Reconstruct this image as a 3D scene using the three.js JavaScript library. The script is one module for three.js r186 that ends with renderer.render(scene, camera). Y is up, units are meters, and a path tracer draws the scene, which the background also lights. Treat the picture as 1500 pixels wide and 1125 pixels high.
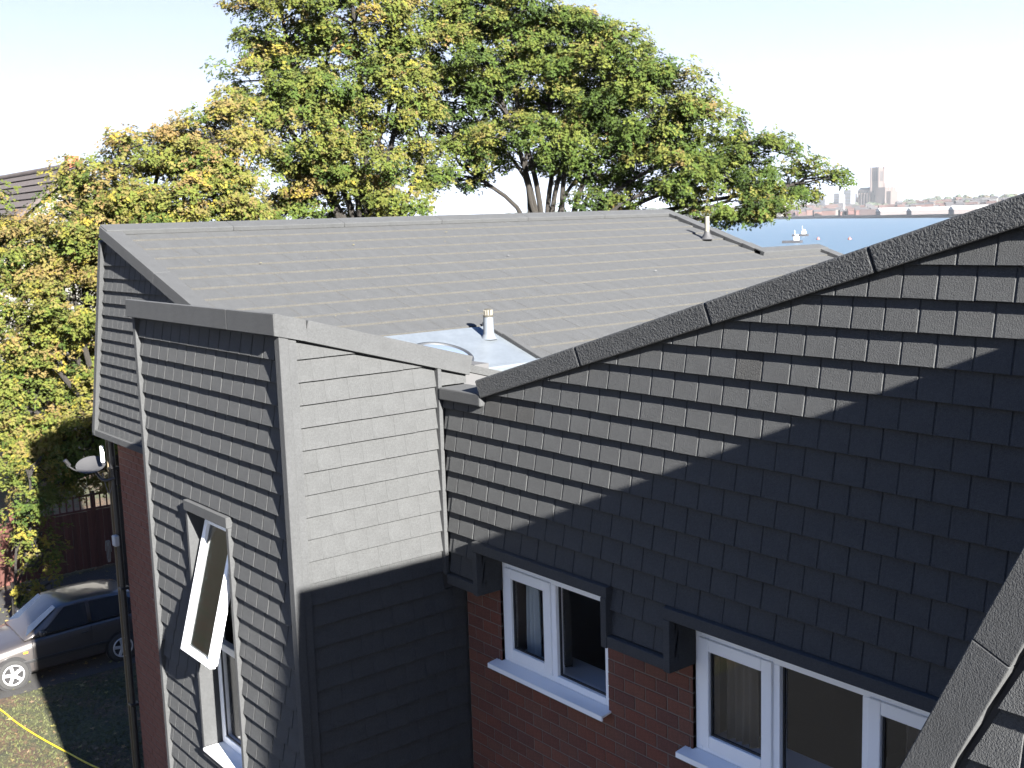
import * as THREE from 'three';
import { RoundedBoxGeometry } from 'three/addons/geometries/RoundedBoxGeometry.js';
import { mergeGeometries } from 'three/addons/utils/BufferGeometryUtils.js';

// ------------------------------------------------------------------ camera, sky, sun, exposure
const scene = new THREE.Scene();
const H = 8.6;                                   // eye height above the lawn
const camera = new THREE.PerspectiveCamera(37.72, 1024 / 768, 0.05, 12000);
camera.position.set(0, H, 0);
camera.rotation.order = 'YXZ';
camera.rotation.set(-8.35027 * Math.PI / 180, 51.67116 * Math.PI / 180, -1.79898 * Math.PI / 180);
camera.updateMatrixWorld(true);
const renderer = new THREE.WebGLRenderer({ antialias: true });
renderer.setSize(1024, 768);
renderer.toneMapping = THREE.LinearToneMapping;
const EXPOSURE = 8.2;
renderer.toneMappingExposure = EXPOSURE;
renderer.shadowMap.enabled = true;
const SUN = new THREE.Vector3(6.4, 2.60, 1).normalize();
{
  const w = 512, h = 256, data = new Float32Array(w * h * 4), d = new THREE.Vector3();
  for (let j = 0; j < h; j++) for (let i = 0; i < w; i++) {
    const phi = ((i + 0.5) / w - 0.5) * 2 * Math.PI, el = ((j + 0.5) / h - 0.5) * Math.PI;
    d.set(Math.cos(el) * Math.cos(phi), Math.sin(el), Math.cos(el) * Math.sin(phi));
    const e = Math.max(0, Math.min(1, (d.y - 0.09) / 0.55)), k = 1 - Math.pow(1 - e, 1.8), g = Math.pow(Math.max(0, d.dot(SUN)), 8) * 0.4;
    const hz = [1.02, 1.17, 1.46], ze = [0.06, 0.215, 0.68], o = (j * w + i) * 4;
    for (let c = 0; c < 3; c++) data[o + c] = (hz[c] + (ze[c] - hz[c]) * k + g) / EXPOSURE;
    data[o + 3] = 1;
  }
  const sky = new THREE.DataTexture(data, w, h, THREE.RGBAFormat, THREE.FloatType);
  sky.mapping = THREE.EquirectangularReflectionMapping; sky.magFilter = THREE.LinearFilter; sky.minFilter = THREE.LinearFilter;
  sky.wrapS = THREE.RepeatWrapping; sky.needsUpdate = true;
  scene.background = sky; scene.environment = sky;
}
const sun = new THREE.DirectionalLight(new THREE.Color(1, 0.965, 0.90), 5);
sun.position.copy(SUN).multiplyScalar(80).add(new THREE.Vector3(-12, H, -10));
sun.target.position.set(-12, H - 2, -10); scene.add(sun, sun.target);
sun.castShadow = true; sun.shadow.mapSize.set(4096, 4096);
Object.assign(sun.shadow.camera, { left: -30, right: 30, top: 30, bottom: -30, near: 1, far: 200 });

// ------------------------------------------------------------------ helpers
let seed = 20111018;
const rnd = () => { seed = (seed + 0x6D2B79F5) | 0; let t = Math.imul(seed ^ (seed >>> 15), 1 | seed); t = (t + Math.imul(t ^ (t >>> 7), 61 | t)) ^ t; return ((t ^ (t >>> 14)) >>> 0) / 4294967296; };
const rr = (a, b) => a + (b - a) * rnd();
const gauss = () => Math.sqrt(-2 * Math.log(1 - rnd())) * Math.cos(2 * Math.PI * rnd());
const pick = a => a[Math.floor(rnd() * a.length)];
const V3 = (x, y, z) => new THREE.Vector3(x, y, z);
const W = (x, y, z) => V3(x, y + H, z);          // heights below are measured from the eye
const used = {};
function numbered(n) { if (!(n in used)) { used[n] = 0; return n; } used[n]++; return n + '_' + String(used[n]).padStart(3, '0'); }
function thing(name, label, category, base, group) {
  const g = new THREE.Group(); g.name = numbered(name); g.position.copy(base); g.userData = { label, category };
  if (group) g.userData.group = group; scene.add(g); return g;
}
function shade(m) { m.castShadow = true; m.receiveShadow = true; return m; }
// a part whose geometry is given in world coordinates
function part(t, name, geo, mat) { const m = shade(new THREE.Mesh(geo, mat)); m.name = name; m.position.copy(t.position).negate(); t.add(m); return m; }
function sub(p, name, geo, mat) { const m = shade(new THREE.Mesh(geo, mat)); m.name = name; p.add(m); return m; }
function solo(name, label, category, geo, mat, base, group) {
  const m = shade(new THREE.Mesh(geo, mat)); m.name = numbered(name); m.position.copy(base); m.userData = { label, category }; if (group) m.userData.group = group; scene.add(m); return m;
}
function structure(name, geo, mat) { const m = shade(new THREE.Mesh(geo, mat)); m.name = name; m.userData.kind = 'structure'; scene.add(m); return m; }
function boxUV(g, s = 1, ou = 0, ov = 0) {
  g = g.index ? g.toNonIndexed() : g; const p = g.attributes.position, n = g.attributes.normal, uv = new Float32Array(p.count * 2);
  for (let i = 0; i < p.count; i++) {
    const ax = Math.abs(n.getX(i)), ay = Math.abs(n.getY(i)), az = Math.abs(n.getZ(i)); let u, v;
    if (ax >= ay && ax >= az) { u = p.getZ(i); v = p.getY(i); } else if (ay >= az) { u = p.getX(i); v = p.getZ(i); } else { u = p.getX(i); v = p.getY(i); }
    uv[2 * i] = u * s + ou; uv[2 * i + 1] = v * s + ov;
  }
  g.setAttribute('uv', new THREE.BufferAttribute(uv, 2)); return g;
}
const strip = g => { g = g.index ? g.toNonIndexed() : g; for (const k of Object.keys(g.attributes)) if (!['position', 'normal', 'uv'].includes(k)) g.deleteAttribute(k); return g; };
const merge = a => mergeGeometries(a.map(strip));
// axis-aligned box between two corners (eye-relative heights)
function bx(x0, y0, z0, x1, y1, z1, r = 0) {
  const w = Math.abs(x1 - x0), h = Math.abs(y1 - y0), d = Math.abs(z1 - z0);
  const g = r > 0 ? new RoundedBoxGeometry(w, h, d, 2, Math.min(r, w / 2.01, h / 2.01, d / 2.01)) : new THREE.BoxGeometry(w, h, d);
  g.translate((x0 + x1) / 2, (y0 + y1) / 2 + H, (z0 + z1) / 2); return boxUV(g);
}
// a bar of rectangular section from a to b: h along 'up', d along 'out' (a, b lie on the middle of it)
function bar(a, b, up, h, d, r = 0.004) {
  const dir = b.clone().sub(a), L = dir.length(); dir.normalize();
  const out = dir.clone().cross(up).normalize(), u2 = out.clone().cross(dir).normalize();
  let g = boxUV(r > 0 ? new RoundedBoxGeometry(L, h, d, 2, r) : new THREE.BoxGeometry(L, h, d));
  g.applyMatrix4(new THREE.Matrix4().makeBasis(dir, u2, out).setPosition(a.clone().add(b).multiplyScalar(0.5))); return g;
}
// smooth value noise
function makeNoise(n, sd) { const s0 = seed; seed = sd; const t = Float32Array.from({ length: n * n }, rnd); seed = s0;
  return (x, y) => { x = ((x % n) + n) % n; y = ((y % n) + n) % n; const i = Math.floor(x), j = Math.floor(y), f = x - i, g = y - j, i1 = (i + 1) % n, j1 = (j + 1) % n, a = f * f * (3 - 2 * f), b = g * g * (3 - 2 * g);
    return (t[j * n + i] * (1 - a) + t[j * n + i1] * a) * (1 - b) + (t[j1 * n + i] * (1 - a) + t[j1 * n + i1] * a) * b; }; }
function tex(n, fn, color, repeat = 1) {
  const data = new Uint8Array(n * n * 4);
  for (let j = 0; j < n; j++) for (let i = 0; i < n; i++) { const c = fn(i / n, j / n), o = (j * n + i) * 4; for (let k = 0; k < 3; k++) data[o + k] = Math.max(0, Math.min(255, Math.round((Array.isArray(c) ? c[k] : c) * 255))); data[o + 3] = 255; }
  const t = new THREE.DataTexture(data, n, n, THREE.RGBAFormat); t.wrapS = t.wrapT = THREE.RepeatWrapping; t.magFilter = THREE.LinearFilter; t.minFilter = THREE.LinearMipmapLinearFilter; t.generateMipmaps = true;
  if (color) t.colorSpace = THREE.SRGBColorSpace; t.repeat.set(repeat, repeat); t.needsUpdate = true; return t;
}
const lin = (r, g, b) => new THREE.Color().setRGB(r, g, b);
const n256 = makeNoise(256, 11), n64 = makeNoise(64, 12), n16 = makeNoise(16, 13), n8 = makeNoise(8, 14), n128 = makeNoise(128, 15);
// stone-granule coating: fine grain with a little mottling
const grainMap = tex(1024, (u, v) => { const g = n256(u * 256, v * 256), g2 = n256(u * 512 + 31, v * 512 + 17), m = n64(u * 64, v * 64), c = n8(u * 8, v * 8); return 0.80 + 0.16 * (g - 0.5) + 0.16 * (g2 - 0.5) + 0.06 * (m - 0.5) + 0.05 * (c - 0.5); }, true, 1.3);
const grainBump = tex(1024, (u, v) => 0.5 * n256(u * 512, v * 512) + 0.5 * n256(u * 256 + 7, v * 256), false, 1.3);
function std(color, o = {}) { return new THREE.MeshStandardMaterial(Object.assign({ color, roughness: 0.9, metalness: 0 }, o)); }
const grain = (r, g, b, bump = 0.0022) => std(lin(r, g, b), { map: grainMap, bumpMap: grainBump, bumpScale: bump, roughness: 0.95 });
const roughBump = tex(1024, (u, v) => 0.35 * n256(u * 256, v * 256) + 0.40 * n128(u * 128, v * 128 + 3) + 0.25 * n64(u * 64 + 5, v * 64), false, 1);
const M = {
  tile: [0, 1, 2, 3, 4].map(i => { const f = [1, 0.985, 1.015, 0.993, 1.008][i]; return grain(0.0565 * f, 0.0585 * f, 0.0605 * f); }),
  panel: grain(0.0565, 0.0585, 0.0605),
  roofPanel: grain(0.066, 0.063, 0.057),
  patched: grain(0.045, 0.045, 0.045, 0.006),
  coping: [0, 1, 2].map(i => { const f = [1, 0.975, 1.02][i]; return grain(0.054 * f, 0.056 * f, 0.0585 * f, 0.0013); }),
  roughCoping: [0, 1, 2].map(i => { const f = [1, 0.97, 1.03][i]; return std(lin(0.054 * f, 0.056 * f, 0.0585 * f), { map: grainMap, bumpMap: roughBump, bumpScale: 0.006, roughness: 0.85 }); }),
  backing: std(lin(0.05, 0.05, 0.052)),
  upvc: std(lin(0.78, 0.79, 0.80), { roughness: 0.35 }),
  gasket: std(lin(0.02, 0.02, 0.022), { roughness: 0.6 }),
  glass: new THREE.MeshPhysicalMaterial({ color: 0xffffff, roughness: 0.02, transmission: 1, thickness: 0, ior: 1.5 }),
  sashGlass: new THREE.MeshPhysicalMaterial({ color: lin(0.32, 0.36, 0.37), roughness: 0.02, transmission: 1, thickness: 0, ior: 1.5 }),
  mortar: std(lin(0.15, 0.125, 0.105), { bumpMap: grainBump, bumpScale: 0.004 }),
  brick: [0, 1, 2, 3, 4, 5].map(i => { const c = [[0.15, 0.048, 0.036], [0.135, 0.043, 0.034], [0.165, 0.055, 0.04], [0.122, 0.042, 0.036], [0.145, 0.052, 0.04], [0.16, 0.047, 0.034]][i]; return std(lin(c[0] * 1.38, c[1] * 1.6, c[2] * 1.4), { map: grainMap, bumpMap: grainBump, bumpScale: 0.004 }); }),
  grp: std(lin(0.115, 0.130, 0.146), { roughness: 0.45, map: tex(256, (u, v) => 0.86 + 0.05 * n16(u * 16, v * 16) + 0.05 * (n64(u * 64, v * 64) - 0.5), true, 0.5) }),
  black: std(lin(0.012, 0.012, 0.013), { roughness: 0.45 }),
  room: std(lin(0.014, 0.014, 0.015)),
  wood: std(lin(0.12, 0.07, 0.04)),
};
// polygon clipping in the (u, v) plane of a surface
function clip(poly, convex) {
  let out = poly;
  for (let i = 0; i < convex.length && out.length; i++) {
    const a = convex[i], b = convex[(i + 1) % convex.length], side = p => (b[0] - a[0]) * (p[1] - a[1]) - (b[1] - a[1]) * (p[0] - a[0]), inp = out; out = [];
    for (let j = 0; j < inp.length; j++) {
      const p = inp[j], q = inp[(j + 1) % inp.length], sp = side(p), sq = side(q);
      if (sp >= 0) out.push(p);
      if ((sp >= 0) !== (sq >= 0)) { const t = sp / (sp - sq); out.push([p[0] + t * (q[0] - p[0]), p[1] + t * (q[1] - p[1])]); }
    }
  }
  return out;
}
const rect = (u0, v0, u1, v1) => [[u0, v0], [u1, v0], [u1, v1], [u0, v1]];
const area = p => { let s = 0; p.forEach((a, i) => { const b = p[(i + 1) % p.length]; s += a[0] * b[1] - a[1] * b[0]; }); return s / 2; };
function minusHoles(r, holes) {                    // rectangle [u0,v0,u1,v1] minus rectangular holes
  let out = [r];
  for (const [a, b, c, d] of holes) {
    const nx = [];
    for (const [u0, v0, u1, v1] of out) {
      if (c <= u0 || a >= u1 || d <= v0 || b >= v1) { nx.push([u0, v0, u1, v1]); continue; }
      if (a > u0) nx.push([u0, v0, a, v1]); if (c < u1) nx.push([c, v0, u1, v1]);
      const l = Math.max(u0, a), q = Math.min(u1, c);
      if (b > v0) nx.push([l, v0, q, b]); if (d < v1) nx.push([l, d, q, v1]);
    }
    out = nx;
  }
  return out.filter(q => q[2] - q[0] > 0.008 && q[3] - q[1] > 0.008);
}
// a slab over a convex polygon; front depth falls from 0 at v=0 to -lean at v=gauge; chamfered front edge
function slab(poly, lean, gauge, thick, chamfer, off = 0, uo = 0, vo = 0) {
  const n = poly.length; let cu = 0, cv = 0, u0 = 1e9, u1 = -1e9, v0 = 1e9, v1 = -1e9;
  for (const [u, v] of poly) { cu += u / n; cv += v / n; u0 = Math.min(u0, u); u1 = Math.max(u1, u); v0 = Math.min(v0, v); v1 = Math.max(v1, v); }
  const fu = Math.max(0.2, 1 - 2 * chamfer / (u1 - u0)), fv = Math.max(0.2, 1 - 2 * chamfer / (v1 - v0)), dep = v => off - lean * v / gauge;
  const F = poly.map(([u, v]) => [cu + (u - cu) * fu, cv + (v - cv) * fv, dep(v)]), S = poly.map(([u, v]) => [u, v, dep(v) - chamfer]), B = poly.map(([u, v]) => [u, v, dep(v) - thick]);
  const pos = [], uv = [], tri = (a, b, c) => { for (const p of [a, b, c]) { pos.push(...p); uv.push(p[0] + uo, p[1] + vo); } };
  for (let i = 1; i < n - 1; i++) tri(F[0], F[i], F[i + 1]);
  for (let i = 0; i < n; i++) { const j = (i + 1) % n; if (chamfer > 0) { tri(S[i], S[j], F[j]); tri(S[i], F[j], F[i]); } tri(B[i], B[j], S[j]); tri(B[i], S[j], S[i]); }
  const g = new THREE.BufferGeometry(); g.setAttribute('position', new THREE.Float32BufferAttribute(pos, 3)); g.setAttribute('uv', new THREE.Float32BufferAttribute(uv, 2)); g.computeVertexNormals(); return g;
}
const toScreen = p => { const q = p.clone().project(camera); return q; };
const inView = p => { const q = toScreen(p); return q.z < 1 && Math.abs(q.x) < 1.04 && Math.abs(q.y) < 1.04; };
const cellCache = {}, tmpE = new THREE.Euler(), tmpQ = new THREE.Quaternion();
// rows of raised tiles on a plane: frame {o,u,v,n}, list of convex polygons, holes; the largest 300 in view become meshes, the rest one part
function tileField(parent, fr, polys, holes, o) {
  const basis = new THREE.Matrix4().makeBasis(fr.u, fr.v, fr.n), at = (u, v) => fr.o.clone().addScaledVector(fr.u, u).addScaledVector(fr.v, v);
  let us = [1e9, -1e9], vs = [1e9, -1e9]; polys.flat().forEach(([u, v]) => { us = [Math.min(us[0], u), Math.max(us[1], u)]; vs = [Math.min(vs[0], v), Math.max(vs[1], v)]; });
  const k0 = Math.floor((vs[0] - o.v0) / o.gauge), k1 = Math.ceil((vs[1] - o.v0) / o.gauge), list = [];
  for (let k = k0; k < k1; k++) {
    const vk = o.v0 + k * o.gauge;
    const rowParts = [];
    for (const hr of minusHoles([us[0] - 0.01, vk, us[1] + 0.01, vk + o.gauge], holes)) for (const P of polys) {
      const c = clip(rect(...hr), P); if (c.length < 3 || area(c) < 2e-4) continue;
      const g = slab(c.map(p => [p[0], p[1] - vk]), o.lean, o.gauge, o.under || 0.012, 0, -o.pad, 0, vk); g.applyMatrix4(basis.clone().setPosition(at(0, vk))); rowParts.push(g);
    }
    for (const g of rowParts) sub(parent, 'panel_row', g, o.panel);
    const sh = (((k % 2) + 2) % 2) * 0.5 * o.width + (o.u0 || 0);
    for (let j = Math.floor((us[0] - sh) / o.width) - 1; j < (us[1] - sh) / o.width; j++) {
      const ju = sh + j * o.width + (o.jitter ? (rnd() - 0.5) * o.jitter : 0);
      for (const hr of minusHoles([ju + o.gap / 2, vk + (o.lip || 0), ju + o.width - o.gap / 2, vk + o.gauge], holes)) for (const P of polys) {
        const c = clip(rect(...hr), P); if (c.length < 3) continue; const A = area(c), cu = c.map(p => p[0]); if (A < 3e-4 || Math.max(...cu) - Math.min(...cu) < 0.04) continue;
        const full = A > 0.999 * (o.width - o.gap) * (o.gauge - (o.lip || 0)), m = Math.floor(rnd() * 4);
        list.push({ c, ju, vk, full, m, mat: o.special && o.special(ju, vk) || pick(o.mats), p: at(c[0][0], vk + o.gauge / 2) });
      }
    }
  }
  for (const t of list) { t.d = t.p.distanceTo(camera.position); t.vis = inView(t.p); }
  list.sort((a, b) => (b.vis - a.vis) || a.d - b.d);
  const rest = [];
  list.forEach((t, i) => {
    const key = [o.width, o.gauge, o.lean, o.pad, t.m].join();
    const g = t.full ? (cellCache[key] || (cellCache[key] = slab(rect(o.gap / 2, o.lip || 0, o.width - o.gap / 2, o.gauge), o.lean, o.gauge, o.pad + 0.003, o.chamfer, 0, t.m * 0.37, t.m * 0.53)))
      : slab(t.c.map(p => [p[0] - t.ju, p[1] - t.vk]), o.lean, o.gauge, o.pad + 0.003, o.chamfer, 0, t.m * 0.37, t.m * 0.53);
    const mx = basis.clone().setPosition(at(t.ju, t.vk));
    if (i < 300 && t.vis) { const m = sub(parent, 'tile', g, t.mat); m.applyMatrix4(mx.multiply(new THREE.Matrix4().makeRotationFromEuler(tmpE.set(rr(-0.004, 0.004), rr(-0.006, 0.006), rr(-0.005, 0.005))).setPosition(rr(-0.001, 0.001), rr(-0.0012, 0.0012), rr(0, 0.0012)))); }
    else rest.push(g.clone().applyMatrix4(mx));
  });
  if (rest.length) { const m = sub(parent, 'outlying_tiles', merge(rest), o.mats[0]); m.userData.kind = 'stuff'; }
}
function brickField(parent, fr, polys, holes, o) {
  const basis = new THREE.Matrix4().makeBasis(fr.u, fr.v, fr.n), at = (u, v) => fr.o.clone().addScaledVector(fr.u, u).addScaledVector(fr.v, v), list = [];
  let us = [1e9, -1e9], vs = [1e9, -1e9]; polys.flat().forEach(([u, v]) => { us = [Math.min(us[0], u), Math.max(us[1], u)]; vs = [Math.min(vs[0], v), Math.max(vs[1], v)]; });
  for (let k = 0, v = vs[1] - o.h; v > vs[0] - o.h; k++, v -= o.h) for (let u = us[0] - (k % 2) * o.w / 2; u < us[1]; u += o.w)
    for (const hr of minusHoles([u + 0.005, v + 0.005, u + o.w - 0.005, v + o.h - 0.005], holes)) for (const P of polys) {
      const c = clip(rect(...hr), P); if (c.length < 3 || area(c) < 4e-4) continue;
      const full = area(c) > 0.999 * (o.w - 0.01) * (o.h - 0.01), p = at(u + o.w / 2, v + o.h / 2); list.push({ c, u, v, full, p, vis: inView(p), d: p.distanceTo(camera.position), mat: pick(M.brick), dz: rr(-0.0015, 0.0015) });
    }
  list.sort((a, b) => (b.vis - a.vis) || a.d - b.d);
  const rest = [];
  list.forEach((t, i) => {
    const key = 'b' + [o.w, o.h].join();
    const g = t.full ? (cellCache[key] || (cellCache[key] = slab(rect(0.005, 0.005, o.w - 0.005, o.h - 0.005), 0, 1, 0.03, 0.003))) : slab(t.c.map(p => [p[0] - t.u, p[1] - t.v]), 0, 1, 0.03, 0.003);
    const mx = basis.clone().setPosition(at(t.u, t.v).addScaledVector(fr.n, t.dz));
    if (i < 300 && t.vis) sub(parent, 'brick', g, t.mat).applyMatrix4(mx); else rest.push(g.clone().applyMatrix4(mx));
  });
  if (rest.length) { const m = sub(parent, 'outlying_bricks', merge(rest), M.brick[0]); m.userData.kind = 'stuff'; }
}
const frameZ = z => ({ o: W(0, 0, z), u: V3(1, 0, 0), v: V3(0, 1, 0), n: V3(0, 0, 1) });        // faces +z, u = x, v = height from the eye
const frameX = x => ({ o: W(x, 0, 0), u: V3(0, 0, -1), v: V3(0, 1, 0), n: V3(1, 0, 0) });       // faces +x, u = -z
const WALLTILE = { gauge: 0.168, v0: -2.30, width: 0.195, gap: 0.0105, lean: 0.030, pad: 0.0055, chamfer: 0.003, panel: M.panel, mats: M.tile, u0: 0.03 };
// solid of a convex outline in a z-plane, with thickness to the back
function prismZ(pts, z0, z1) { const s = new THREE.Shape(pts.map(p => new THREE.Vector2(p[0], p[1] + H))); const g = new THREE.ExtrudeGeometry(s, { depth: z1 - z0, bevelEnabled: false }); g.translate(0, 0, z0); return boxUV(g); }
function prismX(pts, x0, x1) { const s = new THREE.Shape(pts.map(p => new THREE.Vector2(p[0], p[1] + H))); const g = new THREE.ExtrudeGeometry(s, { depth: x1 - x0, bevelEnabled: false }); g.rotateY(-Math.PI / 2); g.translate(x1, 0, 0); return boxUV(g); } // pts = (z, y)

// ------------------------------------------------------------------ ground, river, far shore
const lawnTex = tex(1024, (u, v) => {
  const a = n16(u * 16, v * 16), b = n64(u * 64, v * 64), c = n256(u * 256, v * 256), d = n8(u * 8, v * 8), m = Math.max(0, Math.min(1, (0.5 * a + 0.3 * b + 0.4 * d - 0.45) * 3.2));
  const k = 0.72 + 0.5 * (c - 0.5) + 0.25 * (b - 0.5); return [(0.40 + 0.10 * m) * k, (0.395 - 0.03 * m) * k, (0.245 + 0.03 * m) * k];
}, true, 1);
{
  const g = new THREE.PlaneGeometry(5000, 5000, 200, 200); g.rotateX(-Math.PI / 2); g.translate(0, 0, -1500);
  const p = g.attributes.position; const gx = i => Math.sign(i) * Math.pow(Math.abs(i), 2.2);
  for (let i = 0; i < p.count; i++) {
    const x = gx(p.getX(i) / 2500) * 2500, z = gx((p.getZ(i) + 1500) / 2500) * 2500 - 30; const s = Math.max(0, Math.min(1, (-z - 34) / 70));
    p.setXYZ(i, x, -s * s * (3 - 2 * s) * 12, z);
  }
  g.computeVertexNormals(); const uv = g.attributes.uv; for (let i = 0; i < p.count; i++) uv.setXY(i, p.getX(i) / 6, p.getZ(i) / 6);
  structure('ground', g, std(lin(0.46, 0.50, 0.42), { map: lawnTex, bumpMap: grainBump, bumpScale: 0.02, roughness: 1 }));
}
{
  const g = new THREE.PlaneGeometry(9000, 4400); g.rotateX(-Math.PI / 2); g.translate(-1500, -16 + H, -2290); boxUV(g, 0.02);
  const wv = tex(512, (u, v) => 0.5 * n64(u * 64, v * 32) + 0.3 * n256(u * 256, v * 128) + 0.2 * n16(u * 16, v * 16), false, 1);
  structure('water', g, new THREE.MeshPhysicalMaterial({ color: lin(0.056, 0.092, 0.128), roughness: 0.45, specularIntensity: 0.35, bumpMap: wv, bumpScale: 0.8 }));
}
const bear = a => [-Math.sin(a * Math.PI / 180), -Math.cos(a * Math.PI / 180)];              // bearing from the eye, degrees from -z towards -x
const SHORE = [[16, 1250], [22, 1330], [27, 1430], [30.7, 1600], [33.5, 1800], [35.8, 2000], [39, 2200], [47, 2400], [60, 2550], [75, 2700]];
const shoreDist = a => { for (let i = 1; i < SHORE.length; i++) if (a <= SHORE[i][0]) { const [a0, d0] = SHORE[i - 1], [a1, d1] = SHORE[i]; return d0 + (d1 - d0) * (a - a0) / (a1 - a0); } return 2700; };
const farAt = (a, beyond, y) => { const [x, z] = bear(a), d = shoreDist(a) + beyond; return W(x * d, y, z * d); };
const landY = (a, b) => -11.5 + 0.020 * Math.max(0, Math.min(b, 1500) - 60) * (0.9 + 0.1 * Math.sin(a * 0.9));
{
  const pos = [], idx = [], as = []; for (let a = 16; a <= 75; a += 0.5) as.push(a); const bs = [0, 60, 200, 400, 700, 1000, 1500, 2500];
  as.forEach(a => bs.forEach(b => { const p = farAt(a, b, landY(a, b)); pos.push(p.x, p.y, p.z); }));
  for (let i = 0; i < as.length - 1; i++) for (let j = 0; j < bs.length - 1; j++) { const q = i * bs.length + j; idx.push(q, q + bs.length, q + 1, q + 1, q + bs.length, q + bs.length + 1); }
  const g = new THREE.BufferGeometry(); g.setAttribute('position', new THREE.Float32BufferAttribute(pos, 3)); g.setIndex(idx); g.computeVertexNormals();
  structure('far_shore_land', boxUV(g, 0.01), std(lin(0.035, 0.034, 0.022), { side: THREE.DoubleSide }));
  const qp = [], qi = []; as.forEach(a => { for (const y of [-18, -11.4]) { const p = farAt(a, -1, y); qp.push(p.x, p.y, p.z); } const p = farAt(a, 14, -11.35); qp.push(p.x, p.y, p.z); });
  for (let i = 0; i < as.length - 1; i++) for (let j = 0; j < 2; j++) { const q = i * 3 + j; qi.push(q, q + 1, q + 3, q + 3, q + 1, q + 4); }
  const q = new THREE.BufferGeometry(); q.setAttribute('position', new THREE.Float32BufferAttribute(qp, 3)); q.setIndex(qi); q.computeVertexNormals();
  structure('quay_wall', boxUV(q, 0.02), std(lin(0.022, 0.020, 0.020), { side: THREE.DoubleSide }));
}

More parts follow.
